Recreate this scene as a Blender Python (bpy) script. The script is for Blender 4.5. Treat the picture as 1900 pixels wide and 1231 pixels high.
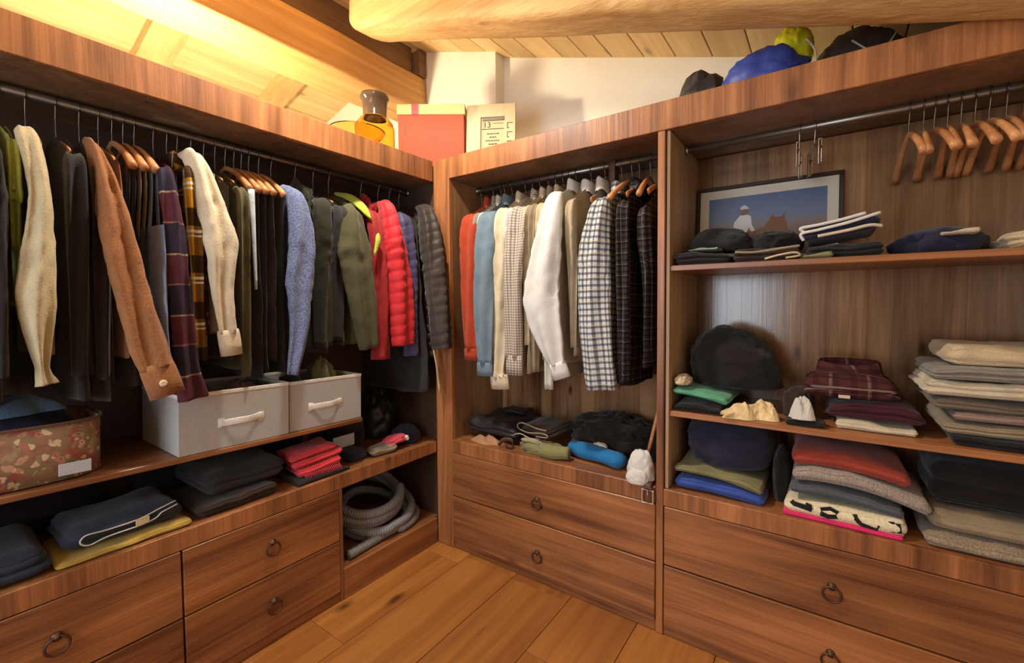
import bpy, math, random
from mathutils import Vector, Matrix, noise

for _o in list(bpy.data.objects):
    bpy.data.objects.remove(_o)
SC = bpy.context.scene
COL = SC.collection

# ---------------------------------------------------------------- camera
YAW, PITCH, ROLL = -0.5959109, -0.0389522, -0.0059945
_fw = Vector((math.sin(YAW)*math.cos(PITCH), math.cos(YAW)*math.cos(PITCH), math.sin(PITCH)))
_rt = Vector((math.cos(YAW), -math.sin(YAW), 0))
_up = _rt.cross(_fw)
_r2 = _rt*math.cos(ROLL) + _up*math.sin(ROLL)
_u2 = -_rt*math.sin(ROLL) + _up*math.cos(ROLL)
cam_data = bpy.data.cameras.new('camera')
cam_data.sensor_fit = 'HORIZONTAL'
cam_data.sensor_width = 36.0
cam_data.lens = 36.0*816.331/1900.0
cam_data.shift_x = -27.4514/1900.0
cam_data.shift_y = -20.628/1900.0
cam_data.clip_start = 0.02
cam = bpy.data.objects.new('camera', cam_data)
COL.objects.link(cam)
cam.matrix_world = Matrix(((_r2.x, _u2.x, -_fw.x, 1.685193), (_r2.y, _u2.y, -_fw.y, -1.631706),
                           (_r2.z, _u2.z, -_fw.z, 1.265880), (0, 0, 0, 1)))
SC.camera = cam

# ---------------------------------------------------------------- world, daylight, exposure
world = bpy.data.worlds.new('world')
SC.world = world
world.use_nodes = True
world.node_tree.nodes['Background'].inputs[0].default_value = (0.72, 0.84, 1.0, 1)
world.node_tree.nodes['Background'].inputs[1].default_value = 1.0

def area_light(name, loc, target, sx, sy, energy, color, spread=180):
    l = bpy.data.lights.new(name, 'AREA')
    l.shape = 'RECTANGLE'; l.size = sx; l.size_y = sy
    l.energy = energy; l.color = color
    l.spread = math.radians(spread)
    o = bpy.data.objects.new(name, l)
    COL.objects.link(o)
    o.location = loc
    o.rotation_euler = (Vector(target)-Vector(loc)).to_track_quat('-Z', 'Y').to_euler()
    return o
# daylight coming in through the window in the wall behind the camera
area_light('window_daylight', (0.45, -2.99, 1.45), (0.45, 0, 1.30), 1.50, 1.25, 22, (0.80, 0.90, 1.0))

vs = SC.view_settings
SC.display_settings.display_device = 'sRGB'
vs.view_transform = 'Standard'
vs.look = 'None'
vs.exposure = 0.68
vs.gamma = 1.0
vs.use_curve_mapping = False

# ---------------------------------------------------------------- object helpers
def setp(o, label=None, cat=None, group=None, kind=None):
    if label: o['label'] = label
    if cat: o['category'] = cat
    if group: o['group'] = group
    if kind: o['kind'] = kind
    return o

def mobj(name, geo, mat, parent=None, smooth=True, loc=None, rz=0.0):
    verts, faces = geo[0], geo[1]
    uv = geo[2] if len(geo) > 2 else None
    me = bpy.data.meshes.new(name)
    me.from_pydata([tuple(v) for v in verts], [], faces)
    if smooth:
        me.polygons.foreach_set('use_smooth', [True]*len(me.polygons))
    if uv:
        ul = me.uv_layers.new(name='UVMap')
        idx = [0]*len(me.loops)
        me.loops.foreach_get('vertex_index', idx)
        flat = []
        for i in idx:
            flat += [uv[i][0], uv[i][1]]
        ul.data.foreach_set('uv', flat)
    if mat: me.materials.append(mat)
    me.update()
    o = bpy.data.objects.new(name, me)
    COL.objects.link(o)
    if parent: o.parent = parent
    if loc: o.location = loc
    if rz: o.rotation_euler = (0, 0, rz)
    return o

def thing(name, label, cat, loc=(0, 0, 0), rz=0.0, group=None, rot=None):
    o = bpy.data.objects.new(name, None)
    COL.objects.link(o)
    o.empty_display_size = 0.05
    o.location = loc
    o.rotation_euler = rot if rot else (0, 0, rz)
    return setp(o, label, cat, group)

def single(name, geo, mat, label, cat, group=None, loc=None, rz=0.0, smooth=True, kind=None, rot=None):
    o = mobj(name, geo, mat, None, smooth, loc, rz)
    if rot: o.rotation_euler = rot
    return setp(o, label, cat, group, kind)

def empty_struct(name):
    o = bpy.data.objects.new(name, None)
    COL.objects.link(o)
    return setp(o, kind='structure')

# ---------------------------------------------------------------- geometry helpers
def box(x0, x1, y0, y1, z0, z1, b=0.0):
    c = ((x0+x1)/2, (y0+y1)/2, (z0+z1)/2)
    h = (abs(x1-x0)/2, abs(y1-y0)/2, abs(z1-z0)/2)
    b = min(b, min(h)*0.45)
    V, F = [], []
    if b <= 0:
        for sx in (-1, 1):
            for sy in (-1, 1):
                for sz in (-1, 1):
                    V.append((c[0]+sx*h[0], c[1]+sy*h[1], c[2]+sz*h[2]))
        F = [(0, 1, 3, 2), (4, 6, 7, 5), (0, 4, 5, 1), (2, 3, 7, 6), (0, 2, 6, 4), (1, 5, 7, 3)]
        return V, F
    ix = {}
    for a in range(3):
        for sx in (-1, 1):
            for sy in (-1, 1):
                for sz in (-1, 1):
                    s = (sx, sy, sz)
                    ix[(a,)+s] = len(V)
                    V.append(tuple(c[k]+s[k]*(h[k] if k == a else h[k]-b) for k in range(3)))
    def add(f):
        p = [Vector(V[i]) for i in f]
        n = (p[1]-p[0]).cross(p[2]-p[0])
        m = sum(p, Vector())/len(p)-Vector(c)
        F.append(tuple(f) if n.dot(m) >= 0 else tuple(reversed(f)))
    for a in range(3):
        o1, o2 = (a+1) % 3, (a+2) % 3
        for s in (-1, 1):
            f = []
            for q1, q2 in ((-1, -1), (1, -1), (1, 1), (-1, 1)):
                t = [0, 0, 0]; t[a] = s; t[o1] = q1; t[o2] = q2
                f.append(ix[(a,)+tuple(t)])
            add(f)
            for s2 in (-1, 1):
                f = []
                for ax, q in ((a, -1), (a, 1), (o1, 1), (o1, -1)):
                    t = [0, 0, 0]; t[a] = s; t[o1] = s2; t[o2] = q
                    f.append(ix[(ax,)+tuple(t)])
                add(f)
    for sx in (-1, 1):
        for sy in (-1, 1):
            for sz in (-1, 1):
                add([ix[(a, sx, sy, sz)] for a in range(3)])
    return V, F

def merge(*geos):
    V, F, U = [], [], []
    hasuv = all(len(g) > 2 for g in geos)
    for g in geos:
        n = len(V)
        V += list(g[0])
        F += [tuple(i+n for i in f) for f in g[1]]
        if hasuv: U += list(g[2])
    return (V, F, U) if hasuv else (V, F)

def xf(geo, m):
    return (([m @ Vector(v) for v in geo[0]],)+tuple(geo[1:]))

def move(geo, d):
    return xf(geo, Matrix.Translation(d))

def catmull(pts, n):
    P = [Vector(p) for p in pts]
    P = [P[0]*2-P[1]]+P+[P[-1]*2-P[-2]]
    out = []
    segs = len(P)-3
    for k in range(n+1):
        t = k/n*segs
        i = min(int(t), segs-1); t -= i
        a, b, c, d = P[i:i+4]
        out.append(0.5*((2*b)+(c-a)*t+(2*a-5*b+4*c-d)*t*t+(3*b-a-3*c+d)*t*t*t))
    return out

def lerp_list(L, n):
    out = []
    m = len(L)-1
    for k in range(n+1):
        t = k/n*m
        i = min(int(t), m-1); t -= i
        out.append(L[i]*(1-t)+L[i+1]*t)
    return out

def tube(path, ra, rb=None, n=10, side=None, closed=False, cap=True, wob=0.0, seed=0, quilt=None):
    """ring tube along path; ra/rb radii lists along 'side' and the other axis"""
    P = [Vector(p) for p in path]
    m = len(P)
    if not isinstance(ra, (list, tuple)): ra = [ra]*m
    if rb is None: rb = ra
    if not isinstance(rb, (list, tuple)): rb = [rb]*m
    V, F, U = [], [], []
    prev = None
    dist = 0.0
    for k in range(m):
        if closed: t = P[(k+1) % m]-P[k-1]
        else: t = P[min(k+1, m-1)]-P[max(k-1, 0)]
        t.normalize()
        if side is not None:
            a = Vector(side)
            a = (a-t*a.dot(t))
        else:
            a = prev if prev is not None else (Vector((0, 0, 1)) if abs(t.z) < 0.9 else Vector((1, 0, 0)))
            a = a-t*a.dot(t)
        if a.length < 1e-6: a = t.orthogonal()
        a.normalize(); prev = a
        b = t.cross(a)
        if k: dist += (P[k]-P[k-1]).length
        per = math.pi*(ra[k]+rb[k])
        for i in range(n):
            th = 2*math.pi*i/n
            q = a*(math.cos(th)*ra[k])+b*(math.sin(th)*rb[k])
            if wob:
                q *= 1+wob*noise.noise((P[k]+q)*9+Vector((seed*7.3, 0, 0)))
            if quilt:
                q *= 1+quilt[1]*(abs(math.sin(math.pi*dist/quilt[0]))**0.5-0.6)
            V.append(P[k]+q)
            U.append((i/n*per, dist))
    rings = m if closed else m-1
    for k in range(rings):
        for i in range(n):
            j = (i+1) % n
            k2 = (k+1) % m
            F.append((k*n+i, k*n+j, k2*n+j, k2*n+i))
    if cap and not closed:
        F.append(tuple(reversed(range(n))))
        F.append(tuple((m-1)*n+i for i in range(n)))
    return V, F, U

def lathe(prof, n=32, cap_b=False, cap_t=False):
    V, F = [], []
    for r, z in prof:
        for i in range(n):
            a = 2*math.pi*i/n
            V.append((r*math.cos(a), r*math.sin(a), z))
    for k in range(len(prof)-1):
        for i in range(n):
            j = (i+1) % n
            F.append((k*n+i, k*n+j, (k+1)*n+j, (k+1)*n+i))
    if cap_b: F.append(tuple(reversed(range(n))))
    if cap_t: F.append(tuple((len(prof)-1)*n+i for i in range(n)))
    return V, F

def prism(poly, z0, z1):
    n = len(poly)
    V = [(x, y, z0) for x, y in poly]+[(x, y, z1) for x, y in poly]
    F = [tuple(reversed(range(n))), tuple(range(n, 2*n))]
    for i in range(n):
        j = (i+1) % n
        F.append((i, j, n+j, n+i))
    return V, F

def grid_box(w, d, h, nx, ny, nz, dense=1.0):
    """closed box surface as a welded grid, x -w/2..w/2, y -d/2..d/2, z 0..h, with integer keys"""
    ix, V, F = {}, [], []
    def vid(i, j, k):
        key = (i, j, k)
        if key not in ix:
            ix[key] = len(V)
            e = lambda q: math.copysign(1-(1-abs(q))**dense, q)
            V.append(Vector((w/2*e(2*i/nx-1), d/2*e(2*j/ny-1), h*k/nz)))
        return ix[key]
    for i in range(nx):
        for j in range(ny):
            F.append((vid(i, j, 0), vid(i, j+1, 0), vid(i+1, j+1, 0), vid(i+1, j, 0)))
            F.append((vid(i, j, nz), vid(i+1, j, nz), vid(i+1, j+1, nz), vid(i, j+1, nz)))
        for k in range(nz):
            F.append((vid(i, 0, k), vid(i+1, 0, k), vid(i+1, 0, k+1), vid(i, 0, k+1)))
            F.append((vid(i, ny, k), vid(i, ny, k+1), vid(i+1, ny, k+1), vid(i+1, ny, k)))
    for j in range(ny):
        for k in range(nz):
            F.append((vid(0, j, k), vid(0, j, k+1), vid(0, j+1, k+1), vid(0, j+1, k)))
            F.append((vid(nx, j, k), vid(nx, j+1, k), vid(nx, j+1, k+1), vid(nx, j, k+1)))
    return V, F

def folded(w, d, h, layers=2, seed=0, arch=0.0, tilt=0.0, bulge=0.12, wr=0.004, groove=0.012, off=0.007, drape=0.0, nx=30, ny=16):
    """a folded garment: rounded slab with fold layers showing on its sides"""
    R = random.Random(seed)
    nz = max(8, layers*8)
    V, F = grid_box(w, d, h, nx, ny, nz, 2.2)
    r = min(h*0.49, 0.04)
    offs = [(R.uniform(-off, off), R.uniform(-off, off)) for _ in range(layers+1)]
    out, U = [], []
    for p in V:
        ic = Vector((max(-w/2+r, min(w/2-r, p.x)), max(-d/2+r, min(d/2-r, p.y)), max(r, min(h-r, p.z))))
        e = p-ic
        q = ic+(e.normalized()*r if e.length > 1e-9 else e)
        xx, yy, zz = 2*p.x/w, 2*p.y/d, p.z/h
        fr = zz*layers
        lay = min(int(fr), layers-1); fr -= lay
        g = groove*(1-abs(math.sin(math.pi*max(0.0, min(1.0, fr))))**0.45)
        edge = max(abs(xx), abs(yy))**6
        if 0.001 < zz < 0.999:
            q.x -= xx*g*edge; q.y -= yy*g*edge
        ox, oy = offs[lay]
        q.x += ox*xx*edge; q.y += oy*edge*(-1 if yy < 0 else 1)
        sd = Vector((seed*3.7, seed*1.3, 0))
        nz_ = noise.noise(q*9+sd)*wr*1.6+noise.noise(q*23+sd)*wr*0.7
        q.z = (q.z*(1-bulge*0.7)+bulge*0.7*h*(1-xx*xx)*(1-yy*yy)*zz)+nz_*zz*2-wr*zz
        q.z = max(0.0, min(h, q.z))
        q.y += noise.noise(q*11+sd*2)*wr*1.5*abs(yy)
        q.x += noise.noise(q*11-sd)*wr*1.5*abs(xx)
        q.z += arch*(1-xx*xx)+tilt*xx
        q.z -= drape*max(0, abs(xx)-0.45)**2*4*zz
        out.append(q)
        U.append((q.x, q.z+q.y))
    return out, F, U

def blob(rx, ry, rz, seed=0, wr=0.12, fr=2.2, nu=60, nv=34, flat=0.6, ridged=False, pw=1.0, crease=0.10):
    """a soft heap with a flat base at z=0"""
    V, F, U = [], [], []
    sd = Vector((seed*5.1, seed*2.7, seed*1.9))
    for j in range(nv+1):
        ph = math.pi*j/nv
        for i in range(nu):
            th = 2*math.pi*i/nu
            n = Vector((math.sin(ph)*math.cos(th), math.sin(ph)*math.sin(th), -math.cos(ph)))
            k = noise.noise(n*fr+sd)+0.5*noise.noise(n*fr*2.3+sd)+0.25*noise.noise(n*fr*5+sd)
            if ridged: k = 0.6-2*abs(noise.noise(n*fr+sd))-0.9*abs(noise.noise(n*fr*2.2-sd))
            cr = abs(noise.noise(Vector((n.x*2.0, n.y*2.0, n.z*4.5))*1.1+sd*1.3))+0.6*abs(noise.noise(Vector((n.x*4.5, n.y*4.5, n.z*8))-sd))
            s = 1+wr*k-crease*cr+crease*0.25
            z = n.z*s
            z = (max(z, -1+flat)+1-flat)/(2-flat)
            z = z**pw if z > 0 else 0
            V.append(Vector((rx*n.x*s, ry*n.y*s, rz*z)))
            U.append((th*rx, z*rz))
    for j in range(nv):
        for i in range(nu):
            i2 = (i+1) % nu
            F.append((j*nu+i, j*nu+i2, (j+1)*nu+i2, (j+1)*nu+i))
    return V, F, U

def sheet(w, d, h, seed=0, nx=26, ny=22, sharp=1.0, round_=0.35):
    """a crumpled cloth lying in a heap: ridged height field with an uneven outline and flat base"""
    V, F, U = [], [], []
    sd = Vector((seed*3.3, seed*1.9, seed*0.7))
    for lay in (0, 1):
        for j in range(ny+1):
            for i in range(nx+1):
                a, b = 2*i/nx-1, 2*j/ny-1
                rr = math.sqrt(a*a*(1-b*b/2)+b*b*(1-a*a/2))
                ca, cb = a*math.sqrt(1-b*b/2), b*math.sqrt(1-a*a/2)
                ang = math.atan2(cb, ca)
                out = 0.85+0.35*noise.noise(Vector((math.cos(ang)*1.6, math.sin(ang)*1.6, 0))+sd)
                x, y = ca*out*w/2, cb*out*d/2
                q = Vector((ca*1.5, cb*1.5, 0))+sd
                rg = 1-2.2*abs(noise.noise(q*0.9))
                rg2 = 1-2.2*abs(noise.noise(q*2.1+Vector((5, 0, 0))))
                z = h*max(0.0, 1-rr**3)*(round_+(1-round_)*(0.65*rg+0.35*rg2*sharp))
                z = max(0.004*(1-rr), z)
                V.append(Vector((x+0.15*w*(1-rr)*noise.noise(q*1.3), y, z if lay else 0.0)))
                U.append((x, y))
    n = (nx+1)*(ny+1)
    for j in range(ny):
        for i in range(nx):
            k = j*(nx+1)+i
            F.append((n+k, n+k+1, n+k+nx+2, n+k+nx+1))
            F.append((k, k+nx+1, k+nx+2, k+1))
    return V, F, U

# ---------------------------------------------------------------- material helpers
MATS = {}
def srgb(r, g, b):
    f = lambda c: (c/255/12.92) if c/255 <= 0.04045 else ((c/255+0.055)/1.055)**2.4
    return (f(r), f(g), f(b), 1)

class NT:
    def __init__(s, name):
        s.m = bpy.data.materials.new(name)
        s.m.use_nodes = True
        s.t = s.m.node_tree
        s.b = s.t.nodes['Principled BSDF']
    def n(s, typ, **kw):
        x = s.t.nodes.new(typ)
        for k, v in kw.items():
            if k[0] == 'i' and k[1:].isdigit(): x.inputs[int(k[1:])].default_value = v
            else: setattr(x, k, v)
        return x
    def l(s, a, b): s.t.links.new(a, b)
    def math(s, op, a, b=None, clamp=False):
        x = s.n('ShaderNodeMath', operation=op, use_clamp=clamp)
        for k, v in enumerate((a, b)):
            if v is None: continue
            if isinstance(v, (int, float)): x.inputs[k].default_value = v
            else: s.l(v, x.inputs[k])
        return x.outputs[0]
    def mix(s, f, a, b, blend='MIX'):
        x = s.n('ShaderNodeMix', data_type='RGBA', blend_type=blend)
        for k, v in ((0, f), (6, a), (7, b)):
            if isinstance(v, (int, float)): x.inputs[k].default_value = v
            elif isinstance(v, tuple): x.inputs[k].default_value = v
            else: s.l(v, x.inputs[k])
        return x.outputs[2]
    def ramp(s, f, stops):
        x = s.n('ShaderNodeValToRGB')
        el = x.color_ramp.elements
        while len(el) < len(stops): el.new(0.5)
        for e, (p, c) in zip(el, stops):
            e.position = p; e.color = c
        s.l(f, x.inputs[0])
        return x.outputs[0]
    def noise(s, vec, scale, detail=3.0, rough=0.5, dist=0.0):
        x = s.n('ShaderNodeTexNoise')
        x.inputs['Scale'].default_value = scale
        x.inputs['Detail'].default_value = detail
        x.inputs['Roughness'].default_value = rough
        x.inputs['Distortion'].default_value = dist
        if vec is not None: s.l(vec, x.inputs['Vector'])
        return x.outputs[0]
    def mapping(s, vec, sc, loc=(0, 0, 0)):
        x = s.n('ShaderNodeMapping')
        x.inputs['Scale'].default_value = sc
        x.inputs['Location'].default_value = loc
        s.l(vec, x.inputs['Vector'])
        return x.outputs[0]
    def coord(s, which='Object'):
        return s.n('ShaderNodeTexCoord').outputs[which]
    def bump(s, h, strength=0.2, dist=0.002):
        x = s.n('ShaderNodeBump')
        x.inputs['Strength'].default_value = strength
        x.inputs['Distance'].default_value = dist
        s.l(h, x.inputs['Height'])
        s.l(x.outputs[0], s.b.inputs['Normal'])
    def set(s, **kw):
        for k, v in kw.items():
            s.b.inputs[k.replace('_', ' ')].default_value = v

def wood(name, dark, light, axis='x', knots=0.8, rough=0.5, bump=0.25, vary=0.25, sc=1.0, knotcol=None, spec=0.5):
    if name in MATS: return MATS[name]
    t = NT(name)
    co = t.coord('Object')
    rnd = t.n('ShaderNodeObjectInfo').outputs['Random']
    cmb = t.n('ShaderNodeCombineXYZ')
    for k, m in enumerate((13.7, 7.9, 21.3)): t.l(t.math('MULTIPLY', rnd, m), cmb.inputs[k])
    va = t.n('ShaderNodeVectorMath', operation='ADD')
    t.l(co, va.inputs[0]); t.l(cmb.outputs[0], va.inputs[1])
    v = va.outputs[0]
    a = 'xyz'.index(axis)
    def sc3(al, ac): return tuple((al if k == a else ac)*sc for k in range(3))
    warp = t.noise(t.mapping(v, sc3(1.2, 3.0)), 1.0, 2.0)
    n1 = t.noise(t.mapping(v, sc3(0.9, 13.0)), 1.0, 6.0, 0.6, 0.8)
    n2 = t.noise(t.mapping(v, sc3(2.2, 75.0)), 1.0, 4.0, 0.65, 0.5)
    n3 = t.noise(t.mapping(v, sc3(0.7, 30.0)), 1.0, 3.0, 0.6, 0.6)
    f = t.math('ADD', t.math('ADD', t.math('MULTIPLY', n1, 0.55), t.math('MULTIPLY', n2, 0.25)), t.math('MULTIPLY', n3, 0.25))
    f = t.math('ADD', f, t.math('MULTIPLY', t.math('SUBTRACT', warp, 0.5), 0.5))
    col = t.ramp(f, [(0.36, dark), (0.52, tuple((p+q)/2 for p, q in zip(dark, light))), (0.66, light)])
    val = t.math('ADD', 1.0-vary/2, t.math('MULTIPLY', rnd, vary))
    hs = t.n('ShaderNodeHueSaturation')
    t.l(col, hs.inputs['Color']); t.l(val, hs.inputs['Value'])
    col = hs.outputs[0]
    if knots:
        vo = t.n('ShaderNodeTexVoronoi')
        vo.inputs['Scale'].default_value = 1.0
        t.l(t.mapping(v, sc3(2.3, 5.5)), vo.inputs['Vector'])
        kd = t.math('ADD', vo.outputs['Distance'], t.math('MULTIPLY', t.math('SUBTRACT', n1, 0.5), 0.12))
        kf = t.ramp(kd, [(0.03, (1, 1, 1, 1)), (0.12, (0, 0, 0, 1))])
        col = t.mix(t.math('MULTIPLY', kf, knots), col, knotcol or tuple(c*0.25 for c in dark[:3])+(1,))
    t.l(col, t.b.inputs['Base Color'])
    t.set(Roughness=rough, Specular_IOR_Level=spec)
    t.bump(t.math('ADD', n2, n3), bump, 0.004)
    MATS[name] = t.m
    return t.m

def fabric(name, col, rough=0.92, bump=0.35, sc=260.0, mottle=0.18, knit=False, sheen=0.15):
    if name in MATS: return MATS[name]
    t = NT(name)
    co = t.coord('Object')
    n1 = t.noise(co, 14.0, 3.0)
    n2 = t.noise(co, sc, 2.0)
    f = t.math('ADD', t.math('MULTIPLY', n1, 0.5), t.math('MULTIPLY', n2, 0.5))
    lo = tuple(c*(1-mottle) for c in col[:3])+(1,)
    hi = tuple(min(1, c*(1+mottle)) for c in col[:3])+(1,)
    t.l(t.ramp(f, [(0.35, lo), (0.65, hi)]), t.b.inputs['Base Color'])
    t.set(Roughness=rough, Sheen_Weight=sheen, Specular_IOR_Level=0.2)
    h = t.math('ADD', n2, t.math('MULTIPLY', t.noise(co, 32.0, 4.0, 0.6), 1.6))
    t.bump(h, bump, 0.004)
    MATS[name] = t.m
    return t.m

def heather(name, c1, c2, sc=220.0):
    if name in MATS: return MATS[name]
    t = NT(name)
    co = t.coord('Object')
    n2 = t.noise(co, sc, 2.0, 0.7)
    t.l(t.ramp(n2, [(0.38, c1), (0.62, c2)]), t.b.inputs['Base Color'])
    t.set(Roughness=0.95, Specular_IOR_Level=0.15, Sheen_Weight=0.2)
    t.bump(t.math('ADD', n2, t.noise(co, 30.0, 3.0)), 0.4, 0.004)
    MATS[name] = t.m
    return t.m

def plaid(name, base, stripes):
    """stripes: (axis, period m, centre, width fraction, colour, strength) drawn on the cloth UV (metres)"""
    if name in MATS: return MATS[name]
    t = NT(name)
    uv = t.coord('UV')
    sp = t.n('ShaderNodeSeparateXYZ')
    t.l(uv, sp.inputs[0])
    col = base
    for ax, per, cen, wid, c, st in stripes:
        f = t.math('FRACT', t.math('DIVIDE', sp.outputs[ax], per))
        d = t.math('ABSOLUTE', t.math('SUBTRACT', f, cen))
        k = t.math('MULTIPLY', t.math('LESS_THAN', d, wid/2), st)
        col = t.mix(k, col, c)
    t.l(col, t.b.inputs['Base Color'])
    t.set(Roughness=0.92, Specular_IOR_Level=0.15)
    co = t.coord('Object')
    t.bump(t.math('ADD', t.noise(co, 260.0, 2.0), t.math('MULTIPLY', t.noise(co, 30.0, 4.0), 1.6)), 0.3, 0.004)
    MATS[name] = t.m
    return t.m

def plain(name, col, rough=0.5, metal=0.0, spec=0.5, emit=None, es=1.0, bump=0.0, sc=60.0):
    if name in MATS: return MATS[name]
    t = NT(name)
    t.set(Base_Color=col, Roughness=rough, Metallic=metal, Specular_IOR_Level=spec)
    if emit: t.set(Emission_Color=emit, Emission_Strength=es)
    if bump: t.bump(t.noise(t.coord('Object'), sc, 4.0), bump, 0.004)
    MATS[name] = t.m
    return t.m

# ---------------------------------------------------------------- woods and other shared materials
WD, WL = srgb(98, 57, 34), srgb(180, 119, 73)
W_z = wood('wardrobe_wood_upright', WD, WL, 'z', 0.5, 0.38, 0.3, 0.25)
W_x = wood('wardrobe_wood_along_x', WD, WL, 'x', 0.75, 0.33, 0.35, 0.25)
W_y = wood('wardrobe_wood_along_y', WD, WL, 'y', 0.75, 0.33, 0.35, 0.25)
STAVE = wood('panel_stave_wood', srgb(98, 66, 42), srgb(164, 124, 88), 'z', 1.0, 0.17, 0.06, 0.5, 1.3, None, 0.7)
INNER = wood('inner_panel_wood', srgb(100, 70, 46), srgb(148, 112, 78), 'z', 0.5, 0.45, 0.2, 0.2, 1.2)
FLOORW = wood('floor_wood', srgb(140, 84, 38), srgb(182, 120, 58), 'y', 0.9, 0.38, 0.15, 0.28, 0.8)
PINE_Y = wood('ceiling_pine', srgb(212, 174, 118), srgb(238, 206, 150), 'y', 0.5, 0.6, 0.2, 0.22)
BEAM_X = wood('beam_wood_x', srgb(176, 130, 76), srgb(222, 182, 124), 'x', 0.8, 0.65, 0.9, 0.1, 0.8)
BEAM_Y = wood('beam_wood_y', srgb(176, 126, 72), srgb(216, 168, 104), 'y', 0.8, 0.65, 0.9, 0.1, 0.8)
RAFT = wood('rafter_wood', srgb(196, 150, 92), srgb(226, 186, 128), 'x', 0.5, 0.6, 0.3, 0.1)
DARKW = wood('old_dark_wood', srgb(96, 70, 46), srgb(140, 104, 70), 'y', 0.5, 0.7, 0.3, 0.1)
DARKP = wood('dark_panel_wood', srgb(58, 40, 28), srgb(86, 62, 42), 'z', 0.4, 0.6, 0.2, 0.1)  # darker wood tone than the other inner panels
METAL = plain('brushed_steel', srgb(176, 170, 162), 0.3, 1.0)
RODM = plain('rod_steel', srgb(150, 140, 130), 0.35, 0.9)
IRON = plain('black_iron', srgb(92, 68, 52), 0.5, 0.7, bump=0.2)
HANGW = wood('hanger_wood', srgb(176, 112, 66), srgb(214, 154, 102), 'x', 0, 0.4, 0.1, 0.3, 2.0)

def plaster():
    t = NT('white_plaster')
    co = t.coord('Object')
    n = t.noise(co, 3.0, 5.0)
    t.l(t.ramp(n, [(0.3, srgb(236, 230, 218)), (0.7, srgb(246, 241, 230))]), t.b.inputs['Base Color'])
    t.set(Roughness=0.9, Specular_IOR_Level=0.2)
    t.bump(t.math('ADD', t.noise(co, 18.0, 5.0), t.noise(co, 3.0, 2.0)), 0.25, 0.01)
    return t.m
PLASTER = plaster()

# ---------------------------------------------------------------- the room
zr = lambda x: 2.785-0.308*x            # underside of the boards, right slope
zl = lambda x: 3.264+0.285*x            # underside of the boards, left slope
RX0, RX1, RY0, RY1 = -2.3, 2.75, -3.0, 0.505
def sstruct(name, geo, mat, parent=None, smooth=False):
    o = mobj(name, geo, mat, parent, smooth)
    if parent is None: setp(o, kind='structure')
    return o

floor = sstruct('floor', box(RX0, RX1, RY0, 0.62, -0.05, -0.022), W_y)
rng = random.Random(4)
k = 0
xs = [-0.068+0.29*i for i in range(0, 10)]
for i, x in enumerate(xs):
    y = RY0+0.01+rng.uniform(-1.2, 0)
    cuts = []
    while y < 0.02:
        cuts.append(y); y += rng.uniform(1.0, 1.9)
    if i == 0: cuts = [RY0, -1.9, -0.7, -0.085]
    if i == 1: cuts = [RY0, -1.3, -0.02]
    if i == 3: cuts = [RY0, -1.6, -0.35]
    cuts.append(0.06)
    for a, b in zip(cuts, cuts[1:]):
        a = max(a, RY0)
        if b-a < 0.02: continue
        mobj('plank', box(max(x+0.0012, -0.04), min(x+0.2888, RX1), a+0.0008, b-0.0008, -0.022, 0, 0.0012), FLOORW, floor, False)

wall_back = sstruct('wall_back', box(0.02, RX1+0.1, 0.59, 0.69, -0.05, 3.2), PLASTER)
sstruct('wall_back_pier', box(RX0-0.1, 0.02, 0.505, 0.69, -0.05, 3.3), PLASTER)
sstruct('wall_left', box(RX0-0.1, RX0, RY0, 0.505, -0.05, 3.0), PLASTER)
sstruct('wall_right', box(RX1, RX1+0.1, RY0, 0.59, -0.05, 2.3), PLASTER)
WX0, WX1, WZ0, WZ1 = -0.32, 1.22, 0.82, 2.08       # window opening in the wall behind the camera
sstruct('wall_front', merge(box(RX0-0.1, WX0, RY0-0.1, RY0, -0.05, 3.3), box(WX1, RX1+0.1, RY0-0.1, RY0, -0.05, 3.3),
        box(WX0, WX1, RY0-0.1, RY0, -0.05, WZ0), box(WX0, WX1, RY0-0.1, RY0, WZ1, 3.3)), PLASTER)
win = empty_struct('window_1')
fr = [box(WX0, WX1, RY0-0.09, RY0-0.05, WZ0, WZ0+0.05), box(WX0, WX1, RY0-0.09, RY0-0.05, WZ1-0.05, WZ1),
      box(WX0, WX0+0.05, RY0-0.09, RY0-0.05, WZ0+0.05, WZ1-0.05), box(WX1-0.05, WX1, RY0-0.09, RY0-0.05, WZ0+0.05, WZ1-0.05),
      box((WX0+WX1)/2-0.025, (WX0+WX1)/2+0.025, RY0-0.09, RY0-0.05, WZ0+0.05, WZ1-0.05)]
mobj('window_frame', merge(*fr), W_z, win, False)
GLASS = NT('window_glass'); GLASS.set(Base_Color=(1, 1, 1, 1), Roughness=0.0, Transmission_Weight=1.0, IOR=1.1); GLASS = GLASS.m
for a, b in ((WX0+0.05, (WX0+WX1)/2-0.025), ((WX0+WX1)/2+0.025, WX1-0.05)):
    mobj('pane', box(a, b, RY0-0.072, RY0-0.068, WZ0+0.05, WZ1-0.05), GLASS, win, False)

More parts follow.
